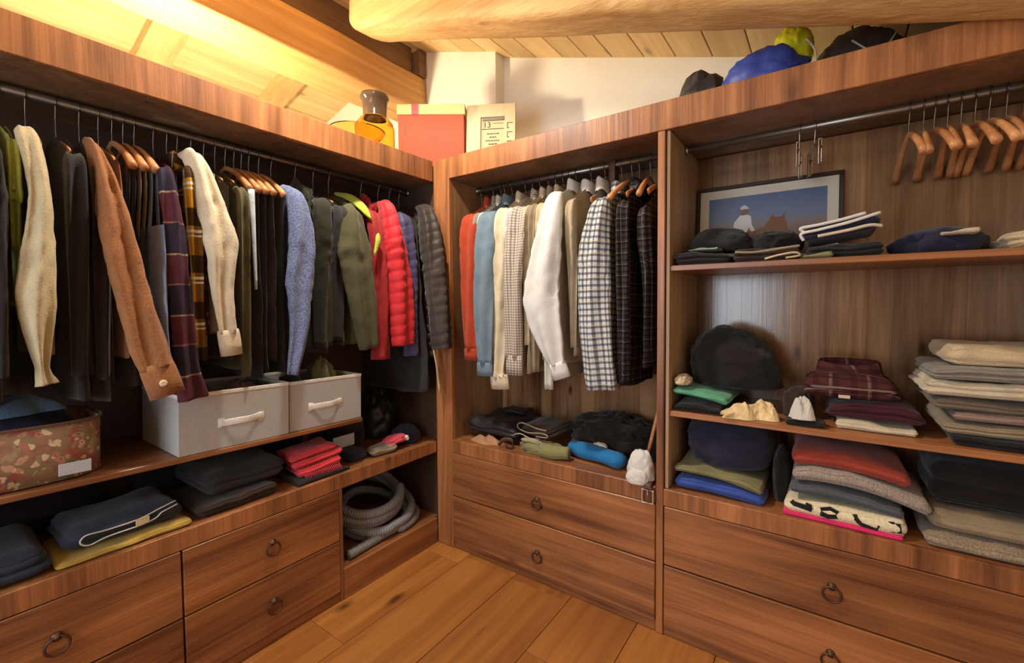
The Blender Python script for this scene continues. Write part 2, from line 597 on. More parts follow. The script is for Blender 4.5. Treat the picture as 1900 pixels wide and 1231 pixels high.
# roof boards: every board is a piece of the ceiling
ceiling = sstruct('ceiling', merge(
    ([(-0.72, RY0, zr(-0.72)+0.024), (RX1, RY0, zr(RX1)+0.024), (RX1, 0.6, zr(RX1)+0.024), (-0.72, 0.6, zr(-0.72)+0.024),
      (-0.72, RY0, zr(-0.72)+0.07), (RX1, RY0, zr(RX1)+0.07), (RX1, 0.6, zr(RX1)+0.07), (-0.72, 0.6, zr(-0.72)+0.07)],
     [(0, 1, 2, 3), (4, 7, 6, 5), (0, 4, 5, 1), (1, 5, 6, 2), (2, 6, 7, 3), (3, 7, 4, 0)]),
    ([(RX0, RY0, zl(RX0)+0.024), (-0.72, RY0, zl(-0.72)+0.024), (-0.72, 0.6, zl(-0.72)+0.024), (RX0, 0.6, zl(RX0)+0.024),
      (RX0, RY0, zl(RX0)+0.07), (-0.72, RY0, zl(-0.72)+0.07), (-0.72, 0.6, zl(-0.72)+0.07), (RX0, 0.6, zl(RX0)+0.07)],
     [(0, 1, 2, 3), (4, 7, 6, 5), (0, 4, 5, 1), (1, 5, 6, 2), (2, 6, 7, 3), (3, 7, 4, 0)])), DARKW)
def slope_board(x0, x1, zf, y0, y1):
    e = 0.003
    a, b = x0+0.002, x1-0.002
    V = [(a, y0, zf(a)+e), (a+e, y0, zf(a+e)), (b-e, y0, zf(b-e)), (b, y0, zf(b)+e), (b, y0, zf(b)+0.024), (a, y0, zf(a)+0.024)]
    V += [(x, y1, z) for x, _, z in V]
    F = [tuple(range(6)), tuple(reversed(range(6, 12)))]
    for i in range(6):
        j = (i+1) % 6
        F.append((i, i+6, j+6, j))
    return V, F
x = -0.72
while x < RX1-0.02:
    w = rng.uniform(0.145, 0.19)
    mobj('board', slope_board(x, min(x+w, RX1), zr, RY0, 0.6), PINE_Y, ceiling, False)
    x += w
x = -0.72
while x > RX0+0.02:
    w = rng.uniform(0.15, 0.2)
    mobj('board', slope_board(max(x-w, RX0), x, zl, RY0, 0.52), PINE_Y, ceiling, False)
    x -= w

def sweep(sections, cap=True):
    """sections: list of rings of equal length"""
    V, F = [], []
    n = len(sections[0])
    for s in sections: V += list(s)
    for k in range(len(sections)-1):
        for i in range(n):
            j = (i+1) % n
            F.append((k*n+i, k*n+j, (k+1)*n+j, (k+1)*n+i))
    if cap:
        F.append(tuple(reversed(range(n))))
        F.append(tuple((len(sections)-1)*n+i for i in range(n)))
    return V, F

def beam_ring(w, h, ch, n_edge=3):
    """rounded rectangle centred on 0 (a across, b up), chamfer radius ch"""
    pts = []
    for sa, sb, a0 in ((1, 1, 0), (-1, 1, 90), (-1, -1, 180), (1, -1, 270)):
        for q in range(n_edge+1):
            a = math.radians(a0+90*q/n_edge)
            pts.append((sa*(w/2-ch)+ch*math.cos(a), sb*(h/2-ch)+ch*math.sin(a)))
    return pts

secs = []
for i in range(61):
    x = -0.40+i*(3.14/60)
    ring = []
    for a, b in beam_ring(0.205, 0.20, 0.045, 4):
        p = Vector((x+(0.02 if i == 0 and False else 0), -0.103+a, 2.588-0.306*x+0.10+b))
        wv = noise.noise(Vector((x*2.2, a*6, b*6)))*0.012+noise.noise(Vector((x*7, a*9, b*9)))*0.004
        if p.y+a*0.05 > -0.004: p.y = -0.004
        ring.append(p+Vector((0, -abs(wv) if a > 0 else wv, wv*0.8)))
    secs.append(ring)
# worn, slightly rounded left end
for i, s in ((0, 0.86), (1, 0.96)):
    c = sum(secs[i], Vector())/len(secs[i])
    secs[i] = [c+(p-c)*s for p in secs[i]]
setp(sstruct('ceiling_beam', sweep(secs), BEAM_X, None, True), 'heavy pale log rafter sloping down across the ceiling', None)
secs = []
for i in range(51):
    y = RY0+0.005+(0.50-RY0-0.01)*i/50
    ring = []
    for a, b in beam_ring(0.30, 0.222, 0.014, 2):
        wv = noise.noise(Vector((a*6, y*2.5, b*6+5)))*0.006
        ring.append(Vector((-0.72+a+wv, y, 2.67+b+wv)))
    secs.append(ring)
setp(sstruct('ridge_beam', sweep(secs), BEAM_Y, None, True), 'orange ridge beam running along the top of the roof', None)
sstruct('ridge_infill_board', box(-0.66, -0.63, RY0+0.01, 0.43, 2.785, 2.972), DARKW)
sstruct('ridge_end_block', box(-0.66, -0.565, 0.44, 0.502, 2.785, 2.955, 0.006), DARKW)
def rafter(y0, y1):
    V, F = [], []
    a, b = RX0+0.005, -0.875
    for y in (y0, y1):
        V += [(a, y, zl(a)-0.075), (b, y, zl(b)-0.075), (b, y, zl(b)-0.002), (a, y, zl(a)-0.002)]
    return V, [(0, 1, 2, 3), (7, 6, 5, 4), (0, 4, 5, 1), (1, 5, 6, 2), (2, 6, 7, 3), (3, 7, 4, 0)]
for y0, y1 in ((-2.2, -2.05), (-1.45, -1.29), (-0.74, -0.575), (-0.035, 0.10)):
    sstruct('rafter', rafter(y0, y1), RAFT)

# ---------------------------------------------------------------- wardrobes
def torus(R_, r, n=24, m=8, sz=1.0):
    return tube([(R_*math.cos(2*math.pi*i/n), 0, R_*sz*math.sin(2*math.pi*i/n)) for i in range(n)], r, None, m, closed=True)
ring_geo = torus(0.024, 0.0032)
rose_geo = xf(lathe([(0.0, 0.0), (0.013, 0.0), (0.012, 0.004), (0.006, 0.006), (0.006, 0.012), (0.0, 0.013)], 12), Matrix.Rotation(math.pi/2, 4, 'X'))
def ring_pull(parent, pos, face):
    """face: 'y' front looks to -y, 'x' front looks to +x"""
    rz = 0 if face == 'y' else math.pi/2
    h = mobj('ring_pull', merge(move(ring_geo, (0, -0.009, -0.022)), move(rose_geo, (0, 0, 0))), IRON, parent, True)
    h.location = pos; h.rotation_euler = (0, 0, rz)
    return h
PLATE = xf(lathe([(0.0, 0), (0.019, 0), (0.017, 0.0025), (0.0, 0.003)], 10), Matrix.Rotation(math.pi/2, 4, 'X'))

def part(parent, name, geo, mat, smooth=False):
    return mobj(name, geo, mat, parent, smooth)

B = 0.002
# left wardrobe
WLft = thing('wardrobe', 'brown wooden open wardrobe along the left wall with ridge beam above', 'wardrobe')
YE = -2.1
part(WLft, 'fascia', box(-0.02, 0, YE, -0.001, 1.894, 2.0, B), W_z)
part(WLft, 'top_board', box(-0.50, -0.021, YE, 0.5, 1.897, 1.985, B), INNER)
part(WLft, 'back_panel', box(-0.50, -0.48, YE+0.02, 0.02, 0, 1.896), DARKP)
part(WLft, 'end_panel', box(-0.48, 0, YE, YE+0.02, 0, 1.893), INNER)
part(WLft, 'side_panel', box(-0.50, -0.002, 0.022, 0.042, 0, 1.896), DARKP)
part(WLft, 'counter_board', box(-0.479, -0.0205, YE+0.021, 0.021, 0.525, 0.545), W_y)
part(WLft, 'counter_edge', box(-0.02, 0, YE+0.021, -0.002, 0.484, 0.546, B), W_z)
sh = box(-0.478, -0.02, YE+0.022, -0.43, -0.018, 0, B)
part(WLft, 'shelf', ([(a, b, c+0.785-0.026*(b+1.478)/1.04) for a, b, c in sh[0]], sh[1]), W_y)
part(WLft, 'shelf_support', box(-0.47, -0.45, -0.47, -0.44, 0.546, 0.738), INNER)
part(WLft, 'niche_divider', box(-0.479, 0, -0.566, -0.551, 0.001, 0.483, B), W_z)
part(WLft, 'niche_floor', box(-0.479, -0.021, -0.55, 0.021, 0.11, 0.13), W_y)
part(WLft, 'niche_plinth', box(-0.02, 0, -0.55, -0.001, 0.001, 0.13, B), W_y)
part(WLft, 'plinth', box(-0.02, -0.004, YE+0.021, -0.567, 0.001, 0.04, B), W_y)
for y0, y1 in ((-1.113, -0.568), (-1.672, -1.118), (YE+0.022, -1.677)):
    for z0, z1, hz in ((0.043, 0.262, 0.150), (0.266, 0.482, 0.372)):
        d = part(WLft, 'drawer', box(-0.03, 0.0015, y0, y1, z0, z1, 0.0025), W_y)
        ring_pull(d, (0.0015, (y0+y1)/2, hz+0.012), 'x')
# centre wardrobe
WCtr = thing('wardrobe', 'middle wooden wardrobe bay of hanging shirts over two wide drawers', 'wardrobe')
part(WCtr, 'corner_post', box(0, 0.1098, 0, 0.03, 0.001, 2.0, 0.003), W_z)
part(WCtr, 'side_panel', box(0.09, 0.1095, 0.031, 0.45, 0.001, 1.893), INNER)
part(WCtr, 'divider', box(1.166, 1.193, 0, 0.45, 0.001, 1.893, B), W_z)
part(WCtr, 'counter_board', box(0.11, 1.165, 0.0205, 0.45, 0.545, 0.565), W_x)
part(WCtr, 'counter_edge', box(0.111, 1.165, 0, 0.02, 0.501, 0.566, B), W_z)
part(WCtr, 'plinth', box(0.111, 1.165, 0.006, 0.02, 0.001, 0.042, B), W_x)
for z0, z1, hz in ((0.044, 0.273, 0.143), (0.279, 0.499, 0.386)):
    d = part(WCtr, 'drawer', box(0.113, 1.163, -0.0015, 0.03, z0, z1, 0.0025), W_x)
    ring_pull(d, (0.630, -0.0015, hz), 'y')
def staves(parent, x0, x1, z0, z1, y0, seed):
    bp = part(parent, 'back_panel', box(x0, x1, y0+0.008, y0+0.02, z0, z1), INNER)
    r = random.Random(seed); x = x0
    while x < x1-0.01:
        w = r.uniform(0.055, 0.095)
        w = min(w, x1-x) if x1-x-w > 0.03 else x1-x
        dy = r.uniform(0, 0.0008)
        mobj('stave', box(x+0.0001, x+w-0.0001, y0+dy*0.4, y0+0.0079, z0, z1, 0.00025), STAVE, bp, False)
        x += w
staves(WCtr, 0.11, 1.165, 0.566, 1.893, 0.43, 3)
# right wardrobe
WRgt = thing('wardrobe', 'right wooden wardrobe bay with two shelves of folded clothes', 'wardrobe')
XE = 2.45
part(WRgt, 'side_panel', box(1.196, 1.208, 0.012, 0.449, 0.566, 1.893, 0.001), wood('edge_pale_wood', srgb(150, 118, 84), srgb(196, 166, 128), 'z', 0.2, 0.5, 0.2, 0.1))
part(WRgt, 'end_panel', box(XE, XE+0.02, 0, 0.45, 0.001, 1.893), INNER)
part(WRgt, 'counter_board', box(1.194, XE-0.001, 0.0205, 0.45, 0.544, 0.564), W_x)
part(WRgt, 'counter_edge', box(1.194, XE-0.001, 0.001, 0.02, 0.501, 0.565, B), W_z)
part(WRgt, 'plinth', box(1.194, XE-0.001, 0.006, 0.02, 0.001, 0.042, B), W_x)
for z0, z1, hz in ((0.044, 0.273, 0.168), (0.279, 0.499, 0.382)):
    d = part(WRgt, 'drawer', box(1.197, 2.238, -0.0015, 0.03, z0, z1, 0.0025), W_x)
    ring_pull(d, (1.717, -0.0015, hz), 'y')
part(WRgt, 'end_filler', box(2.242, XE-0.001, -0.001, 0.02, 0.044, 0.499), W_x)
part(WRgt, 'shelf', box(1.2085, XE-0.001, 0.02, 0.428, 1.382, 1.402, B), W_x)
part(WRgt, 'shelf', box(1.2085, XE-0.001, 0.02, 0.428, 0.840, 0.860, B), W_x)
staves(WRgt, 1.208, XE-0.001, 0.566, 1.893, 0.43, 8)
# the top runs on over both bays
WT = thing('wardrobe_canopy', 'long wooden canopy board with fascia over the middle and right bays', 'canopy')
part(WT, 'fascia', box(0.1102, XE+0.02, 0, 0.02, 1.8945, 2.0, B), W_z)
part(WT, 'top_board', box(0.0, XE+0.02, 0.0305, 0.5, 1.897, 1.985, B), INNER)

# rods
def rod(p0, p1, label):
    t = thing('clothes_rod', label, 'rod', p0, 0, 'clothes rods in the wardrobe')
    d = Vector(p1)-Vector(p0)
    part(t, 'pipe', tube([Vector((0, 0, 0)), d], 0.0135, None, 14), RODM, True)
    for q, s in ((Vector((0, 0, 0)), 1), (d, -1)):
        n = d.normalized()*s
        part(t, 'end_socket', tube([q, q+n*0.012], 0.019, None, 14), METAL, True)
    return t
rod((-0.22, YE+0.021, 1.872), (-0.22, 0.021, 1.872), 'steel clothes rod crowded with coats in the left wardrobe')
rod((0.111, 0.22, 1.875), (1.165, 0.22, 1.875), 'steel clothes rod holding shirts in the middle bay')
rod((1.209, 0.22, 1.876), (XE-0.001, 0.22, 1.876), 'steel clothes rod with bare hangers in the right bay')

# ---------------------------------------------------------------- lamps of the room
def uplight():
    lx, ly = -0.74, -0.86
    t = thing('torchiere_lamp', 'tall torchiere lamp standing behind the left wardrobe', 'lamp', (lx, ly, -0.022))
    shade = plain('lamp_housing', srgb(200, 195, 185), 0.4)
    part(t, 'base', lathe([(0.0, 0.0), (0.13, 0.0), (0.13, 0.015), (0.02, 0.03), (0.0, 0.03)], 32), shade, True)
    part(t, 'pole', tube([(0, 0, 0.03), (0, 0, 1.95)], 0.012, None, 12), shade, True)
    part(t, 'bowl', lathe([(0.0, 1.950), (0.05, 1.955), (0.10, 1.980), (0.13, 2.015), (0.128, 2.017), (0.098, 1.984), (0.05, 1.960), (0.0, 1.956)], 36), shade, True)
    part(t, 'bulb', lathe([(0.0, 1.957), (0.022, 1.965), (0.03, 1.990), (0.02, 2.010), (0.0, 2.015)], 16), plain('bulb_glow', (1, 0.9, 0.7, 1), 0.4, emit=(1, 0.82, 0.58, 1), es=8.0), True)
    l = bpy.data.lights.new('torchiere_light', 'POINT')
    l.energy = 60; l.color = (1.0, 0.86, 0.56); l.shadow_soft_size = 0.06
    o = bpy.data.objects.new('torchiere_light', l); COL.objects.link(o)
    o.location = (lx, ly, 2.06)
uplight()
def ceiling_lamp():
    cx, cy = 0.30, -0.70
    zt = zr(cx)
    t = thing('ceiling_lamp', 'small dome downlight fixed to the sloping ceiling boards', 'lamp', (cx, cy, zt))
    part(t, 'stem', tube([(0, 0, 0.008), (0, 0, -0.06)], 0.012, None, 12), METAL, True)
    part(t, 'dome_shade', lathe([(0.0, -0.055), (0.05, -0.06), (0.085, -0.09), (0.10, -0.135), (0.098, -0.135), (0.083, -0.092), (0.048, -0.064), (0.0, -0.059)], 32), plain('lamp_shade_white', srgb(235, 230, 220), 0.5), True)
    part(t, 'bulb', lathe([(0.0, -0.064), (0.022, -0.075), (0.03, -0.095), (0.02, -0.115), (0.0, -0.12)], 20), plain('bulb_glow', (1, 0.9, 0.7, 1), 0.4, emit=(1, 0.82, 0.58, 1), es=8.0), True)
    l = bpy.data.lights.new('ceiling_lamp_light', 'SPOT')
    l.energy = 64; l.color = (1.0, 0.92, 0.79); l.shadow_soft_size = 0.06
    l.spot_size = math.radians(168); l.spot_blend = 0.35
    o = bpy.data.objects.new('ceiling_lamp_light', l); COL.objects.link(o)
    o.location = (cx, cy, zt-0.125)
ceiling_lamp()

# ---------------------------------------------------------------- hangers
def hanger_geo(hw=0.205, drop=0.105, tipw=0.017, z0=-0.085):
    pts, ra, rb = [], [], []
    for i in range(-10, 11):
        u = hw*i/10
        a = abs(i)/10
        pts.append(Vector((u, 0, z0-drop*(0.35*a+0.65*a**1.7))))
        ra.append(min(0.006, tipw)+(tipw-min(0.006, tipw))*a**1.5)
        rb.append(0.010+0.003*a)
    return tube(pts, ra, rb, 8, side=(0, 1, 0))
def hook_geo(z0=-0.085):
    P = [(0, 0, z0-0.005), (0, 0, -0.05), (0.004, 0, -0.036)]
    for a in range(-60, 215, 25):
        q = math.radians(a)
        P.append((0.0165*math.cos(q), 0, 0.0165*math.sin(q)))
    return tube(catmull(P, 26), 0.0019, None, 6)
H_ME = {}
HOOKM = plain('hook_steel', srgb(112, 106, 100), 0.35, 1.0)
def hanger(loc, rz, label, group, swing=0.0, mat=None, wide=False):
    t = thing('clothes_hanger', label, 'hanger', loc, rz+swing, group)
    mat = mat or HANGW
    key = (wide, mat.name)
    if key not in H_ME:
        a = part(t, 'hanger_arms', hanger_geo(0.192, tipw=0.0125) if wide else hanger_geo(0.145, 0.05, 0.0045, -0.125), mat, True)
        h = part(t, 'hook', hook_geo() if wide else hook_geo(-0.125), HOOKM, True)
        H_ME[key] = (a.data, h.data)
    else:
        for nm, me in zip(('hanger_arms', 'hook'), H_ME[key]):
            o = bpy.data.objects.new(nm, me); COL.objects.link(o); o.parent = t
    return t

# ---------------------------------------------------------------- hanging garments
LEFT_Y = [-1.475, -1.425, -1.375, -1.315, -1.265, -1.222, -1.19, -1.163, -1.135, -1.085, -1.048, -1.018, -0.978, -0.938, -0.902, -0.868, -0.838, -0.812, -0.785,
          -0.748, -0.70, -0.60, -0.52, -0.445, -0.275, -0.175, -0.105, -0.042, 0.02]
MID_X = [0.115, 0.225, 0.275, 0.300, 0.345, 0.428, 0.472, 0.515, 0.565, 0.605, 0.645, 0.678, 0.715, 0.792, 0.860, 0.938, 1.018, 1.105, 1.165]
def slot(p, L):
    lo = min([p-q for q in L if q < p-1e-4] or [0.1])
    hi = min([q-p for q in L if q > p+1e-4] or [0.1])
    return min(0.06, lo*0.47), min(0.06, hi*0.47)
def squash(geo, sl):
    if not sl: return geo
    lo, hi = sl
    return ([Vector((v[0], (hi*math.tanh(v[1]/hi) if v[1] > 0 else lo*math.tanh(v[1]/lo)), v[2])) for v in geo[0]],)+tuple(geo[1:])

def body_geo(sw=0.20, zs=-0.195, zn=-0.105, nw=0.05, L=-0.9, t=0.03, wh=0.20, seed=0, fold=0.012, quilt=None, rows=40, cols=64, flat=False, hemw=0.014):
    if quilt: rows = 110
    V, F, U = [], [], []
    R = random.Random(seed)
    k1, k2 = R.uniform(18, 26), R.uniform(40, 58)
    p1, p2 = R.uniform(0, 6), R.uniform(0, 6)
    sd = Vector((seed*3.1, seed*1.7, 0))
    for j in range(rows+1):
        s = j/rows
        hw = sw+(wh-sw)*min(1, s*1.3)**0.8
        tt = t*(0.55+0.45*min(1, s*3.2))*(0.9+0.2*s)
        for i in range(cols):
            th = 2*math.pi*i/cols
            c, n = math.cos(th), math.sin(th)
            u = hw*math.copysign(abs(c)**0.85, c)
            v = tt*math.copysign(abs(n)**1.05, n)
            uu = abs(u)/hw*sw
            zt = zs if flat else zn+(zs-zn)*max(0.0, (uu-nw)/(sw-nw))**1.15
            z = zt+(L-zt)*s
            a = fold*s**0.6*min(1.0, t/0.02)
            v += a*math.sin(u*k1+p1+s*1.1+2*noise.noise(Vector((u*3, 0, z*2))+sd))+0.35*a*math.sin(u*k2+p2-s*0.7)
            v += 0.5*t*min(1, s*2)*noise.noise(Vector((u*9, n*0.6, z*6))+sd)
            u += 0.018*s*noise.noise(Vector((0, n*1.5, z*4))+sd)+0.006*min(1, s*4)*noise.noise(Vector((n*2, 0, z*17))+sd)
            if s == 1: z += hemw*noise.noise(Vector((u*9, n, 0))+sd)
            if quilt:
                q = quilt[1]*(abs(math.sin(math.pi*(z+0.1*abs(u))/quilt[0]))**0.5-0.5)*0.25
                u += c*q; v += n*q
            V.append(Vector((u, v, z)))
            U.append((th/(2*math.pi)*(4*hw+2*tt), -z))
    for j in range(rows):
        for i in range(cols):
            i2 = (i+1) % cols
            F.append((j*cols+i, (j+1)*cols+i, (j+1)*cols+i2, j*cols+i2))
    F.append(tuple(reversed([rows*cols+i for i in range(cols)])))
    return V, F, U

def sleeve_geo(pts, rv, ru, seed=0, quilt=None, n=28, m=56, wob=1.0):
    """a hanging sleeve: flattened tube with long folds and elbow wrinkles"""
    if quilt: m = 150
    P = catmull(pts, m)
    A, Bq = lerp_list(rv, m), lerp_list(ru, m)
    V, F, U = [], [], []
    sd = Vector((seed*4.4, seed*1.1, seed*0.7))
    dist = 0.0
    per = max(2*math.pi*math.sqrt((a*a+b*b)/2) for a, b in zip(A, Bq))
    for k in range(m+1):
        t = (P[min(k+1, m)]-P[max(k-1, 0)]).normalized()
        a = Vector((0, 1, 0)); a = (a-t*a.dot(t)).normalized()
        b = t.cross(a)
        if k: dist += (P[k]-P[k-1]).length
        f = k/m
        elbow = math.exp(-((f-0.52)/0.2)**2)
        for i in range(n):
            th = 2*math.pi*i/n
            c, s_ = math.cos(th), math.sin(th)
            ra = A[k]*math.copysign(abs(c)**1.0, c)
            rb = Bq[k]*math.copysign(abs(s_)**1.1, s_)
            k1 = noise.noise(Vector((c*1.6, s_*1.6, dist*4))+sd)
            k2 = noise.noise(Vector((c*2.2, s_*2.2, dist*(22 if not quilt else 8)))+sd*1.7)
            k3 = abs(noise.noise(Vector((c*1.1+dist*9, s_*1.5, dist*16))-sd))
            md = 1+wob*(0.20*k1+0.10*k2*(0.5+elbow)-0.22*k3*(0.35+elbow))
            if quilt: md *= 0.90+0.13*abs(math.sin(math.pi*(dist+0.014*c)/quilt[0]))**0.4
            q = a*ra*(1+(md-1)*0.6)+b*rb*md
            q += b*0.010*wob*math.sin(c*5+dist*6+seed)*min(1, f*3)*min(1.0, Bq[k]/0.02)
            V.append(P[k]+q)
            U.append((i/n*per, dist))
    for k in range(m):
        for i in range(n):
            j = (i+1) % n
            F.append((k*n+i, k*n+j, (k+1)*n+j, (k+1)*n+i))
    F.append(tuple(reversed(range(n))))
    F.append(tuple(m*n+i for i in range(n)))
    return V, F, U

def collar_geo(zn, nr=(0.062, 0.034), front=1, h=0.035, point=0.045):
    V, F = [], []
    n = 28
    prof = 5
    for i in range(n):
        th = 2*math.pi*i/n
        c, s = math.cos(th), math.sin(th)
        fr_ = max(0.0, s*front)
        ht = h*(1-0.45*fr_)
        drop = 0.012+0.02*(1-fr_)+point*fr_**3*(1-0.6*max(0, fr_-0.93)/0.07)
        for r_add, z in ((0.0, -0.012), (0.002, ht*0.6), (0.006, ht), (0.012, ht*0.75), (0.02+0.018*fr_, -drop)):
            V.append(Vector((c*(nr[0]+r_add), s*(nr[1]+r_add*0.9), zn+z)))
    for i in range(n):
        j = (i+1) % n
        for k in range(prof-1):
            F.append((i*prof+k, j*prof+k, j*prof+k+1, i*prof+k+1))
    U = [(v.x+v.y, v.z) for v in V]
    return V, F, U

BUTTON = plain('button_pale', srgb(225, 205, 180), 0.4)
btn_geo = lathe([(0.0, 0.0), (0.0065, 0.0), (0.0065, 0.0022), (0.0045, 0.0028), (0.0, 0.002)], 10)

def garment(name, label, cat, loc, rz, mat, group, seed=0, sleeve='long', collar=None, cuff=None, front=1,
            sw=0.195, zs=-0.195, zn=-0.115, L=-0.85, t=0.022, wh=0.20, uo=0.0, fold=0.010, quilt=None, near=None, send=-0.78,
            rv=0.045, ru=0.028, sout=0.02, dv=0.0, collar_mat=None, swing=0.0, with_hanger=True, hgroup='wooden hangers', hlabel=None,
            flat=False, sleeve_mat=None, buttons=0, far=True, body_mat=None, hem=None, hswing=None, sl=None):
    g = thing(name, label, cat, loc, rz+swing, group)
    b = body_geo(sw, zs, zn, 0.05, L, t, wh, seed, fold, quilt, flat=flat)
    part(g, 'body', squash(move(b, (uo, 0, 0)), sl), body_mat or mat, True)
    sm = sleeve_mat or mat
    if sleeve:
        for s in ((1, -1) if far else (1,)):
            e = send if sleeve == 'long' else zs-0.20
            if s == 1 and near:
                pts, rvv, ruu = near
            else:
                x0 = sw-0.012
                o = sout if s == 1 else 0.0
                d_ = dv if s == 1 else 0
                rr = rv if s == 1 else min(rv, t*0.75)
                if s == -1:
                    x0 -= 0.045
                    e = max(e, L+0.08)
                pts = [(x0-0.02, 0, zs+0.0), (x0+0.022+o*0.2, d_*0.1, zs-0.03), (x0+0.03+o*0.5, d_*0.4, zs-0.14), (x0+0.028+o, d_, zs+(e-zs)*0.5), (x0+0.022+o, d_, e)]
                rvv, ruu = [rr*0.45, rr*1.0, rr*1.15, rr*0.95, rr*0.78], [0.012, ru, ru*1.1, ru, ru*0.8]
                if sleeve == 'short':
                    rvv = [rr*0.5, rr, rr*1.15, rr*1.15, rr*1.15]; ruu = [0.012, ru, ru*1.2, ru*1.2, ru*1.2]
            pts = [(s*(p[0])+uo, p[1], p[2]) for p in pts]
            sg = sleeve_geo(pts, rvv, ruu, seed+s, quilt)
            hidden = s == -1 or (not near and sout < 0)
            part(g, 'sleeve', squash(sg, sl) if hidden else sg, sm, True)
            if cuff and sleeve == 'long':
                P = catmull(pts, 26)
                a, c = P[-1], P[-1]+(P[-1]-P[-3]).normalized()*cuff
                cg_ = (tube([a-(c-a)*0.15, a+(c-a)*0.1, a+(c-a)*0.5, c], [rvv[-1]*f for f in (0.99, 1.05, 1.06, 1.05)], [ruu[-1]*f for f in (0.99, 1.08, 1.08, 1.06)], 16, side=(0, 1, 0), wob=0.05, seed=seed))
                q = part(g, 'cuff', squash(cg_, sl) if hidden else cg_, collar_mat or sm, True)
                if s == 1 and buttons:
                    bt = mobj('button', xf(btn_geo, Matrix.Rotation(math.pi/2, 4, 'Y')), BUTTON, q, True)
                    mid = a+(c-a)*0.5
                    bt.location = (mid.x+ruu[-1]*1.1, mid.y-rvv[-1]*0.2, mid.z)
                    bt.scale = (1.5, 1.5, 1.5)
    if collar == 'shirt':
        part(g, 'collar', squash(move(collar_geo(zn, nr=(0.062, min(0.034, t+0.006)), front=front), (uo, 0, 0)), sl), collar_mat or mat, True)
    elif collar == 'crew':
        part(g, 'neckband', move(xf(tube([(0.062*math.cos(2*math.pi*i/20), min(0.03, t+0.004)*math.sin(2*math.pi*i/20), 0) for i in range(20)], 0.009, None, 8, closed=True), Matrix.Translation((0, 0, zn+0.004))), (uo, 0, 0)), collar_mat or mat, True)
    elif collar == 'hood':
        part(g, 'hood', xf(blob(0.12, 0.045, 0.17, seed, 0.25), Matrix.Translation((uo+0.05, -0.03 if front > 0 else 0.03, zn-0.15))), collar_mat or mat, True)
    if with_hanger:
        hanger(loc, rz+(swing if hswing is None else hswing), hlabel or ('wooden hanger holding the '+label.split(' hanging')[0].split(' with')[0])[:90], hgroup)
    return g

# -- colours of cloth
C = {}
C['khaki'] = fabric('cloth_khaki', srgb(180, 164, 130))
C['lime'] = fabric('cloth_lime', srgb(176, 190, 70))
C['black'] = fabric('cloth_black', srgb(34, 30, 30))
C['black2'] = fabric('cloth_brown_black', srgb(46, 36, 30))
C['charcoal'] = fabric('cloth_charcoal', srgb(46, 44, 46))
C['darkbrown'] = fabric('cloth_darkbrown', srgb(54, 40, 33))
C['suede'] = fabric('suede_brown', srgb(142, 94, 60), 0.95, 0.4, 160)
C['bluegrey'] = fabric('cloth_bluegrey', srgb(112, 124, 158))
C['cream'] = fabric('cloth_cream', srgb(206, 192, 166))
C['olive'] = fabric('cloth_olive', srgb(84, 78, 50))
C['paleblue'] = fabric('cloth_paleblue', srgb(190, 200, 210))
C['bluemel'] = heather('knit_blue_melange', srgb(74, 84, 124), srgb(128, 138, 172))
C['darkgreen'] = fabric('cloth_darkgreen', srgb(44, 44, 34))
C['parka'] = fabric('cloth_parka_olive', srgb(80, 78, 54))
C['red'] = fabric('quilted_red', srgb(196, 40, 48), 0.55, 0.25, 60, 0.1)
C['wine'] = fabric('cloth_wine_red', srgb(150, 34, 38), 0.6, 0.25, 60, 0.1)
C['navyq'] = fabric('quilted_navy', srgb(70, 66, 104), 0.5, 0.25, 60, 0.1)
C['brownq'] = fabric('quilted_dark_brown', srgb(54, 45, 40), 0.5, 0.25, 60, 0.1)
C['rust'] = fabric('cloth_rust', srgb(166, 62, 36))
C['grey'] = fabric('cloth_grey', srgb(140, 134, 122))
C['ltgrey'] = fabric('cloth_light_grey', srgb(196, 194, 184))
C['ltblue'] = fabric('cloth_light_blue', srgb(106, 126, 140))
C['ivory'] = fabric('cloth_ivory', srgb(204, 190, 162))
C['taupe'] = fabric('cloth_taupe', srgb(150, 134, 108))
C['beige'] = fabric('cloth_beige', srgb(200, 180, 146))
C['white'] = fabric('cloth_white', srgb(214, 212, 208), 0.9, 0.3, 260, 0.05)
C['stone'] = fabric('cloth_stone', srgb(176, 160, 132))
C['denim'] = fabric('denim_dark', srgb(42, 46, 60), 0.9, 0.4, 300, 0.3)
C['denim2'] = fabric('denim_blue', srgb(66, 90, 120), 0.9, 0.4, 300, 0.3)
C['navy'] = fabric('cloth_navy', srgb(40, 40, 62))
C['maroon'] = fabric('cloth_maroon', srgb(66, 26, 34))
C['green'] = fabric('cloth_sea_green', srgb(92, 160, 128))
C['blue'] = fabric('cloth_royal_blue', srgb(58, 82, 158))
C['oliveknit'] = fabric('knit_olive_green', srgb(128, 124, 84))
C['brick'] = fabric('knit_brick_red', srgb(160, 68, 54))
C['greyknit'] = heather('knit_grey_melange', srgb(132, 120, 110), srgb(172, 160, 148))
C['slate'] = fabric('knit_slate', srgb(84, 86, 94))
C['beigeknit'] = heather('knit_beige_melange', srgb(128, 112, 92), srgb(166, 150, 126))
C['scarf'] = fabric('wool_coral_red', srgb(214, 66, 74), 0.95, 0.5, 180)
C['yellow'] = fabric('cloth_mustard', srgb(178, 146, 66))
C['teal'] = fabric('cloth_bright_blue', srgb(34, 112, 170))
C['tan'] = fabric('cloth_tan', srgb(170, 126, 94))
C['leather'] = plain('leather_black', srgb(38, 36, 38), 0.38, 0, 0.5, bump=0.25, sc=45)
C['brownleather'] = plain('leather_brown', srgb(84, 56, 42), 0.5, 0, 0.4, bump=0.2, sc=60)
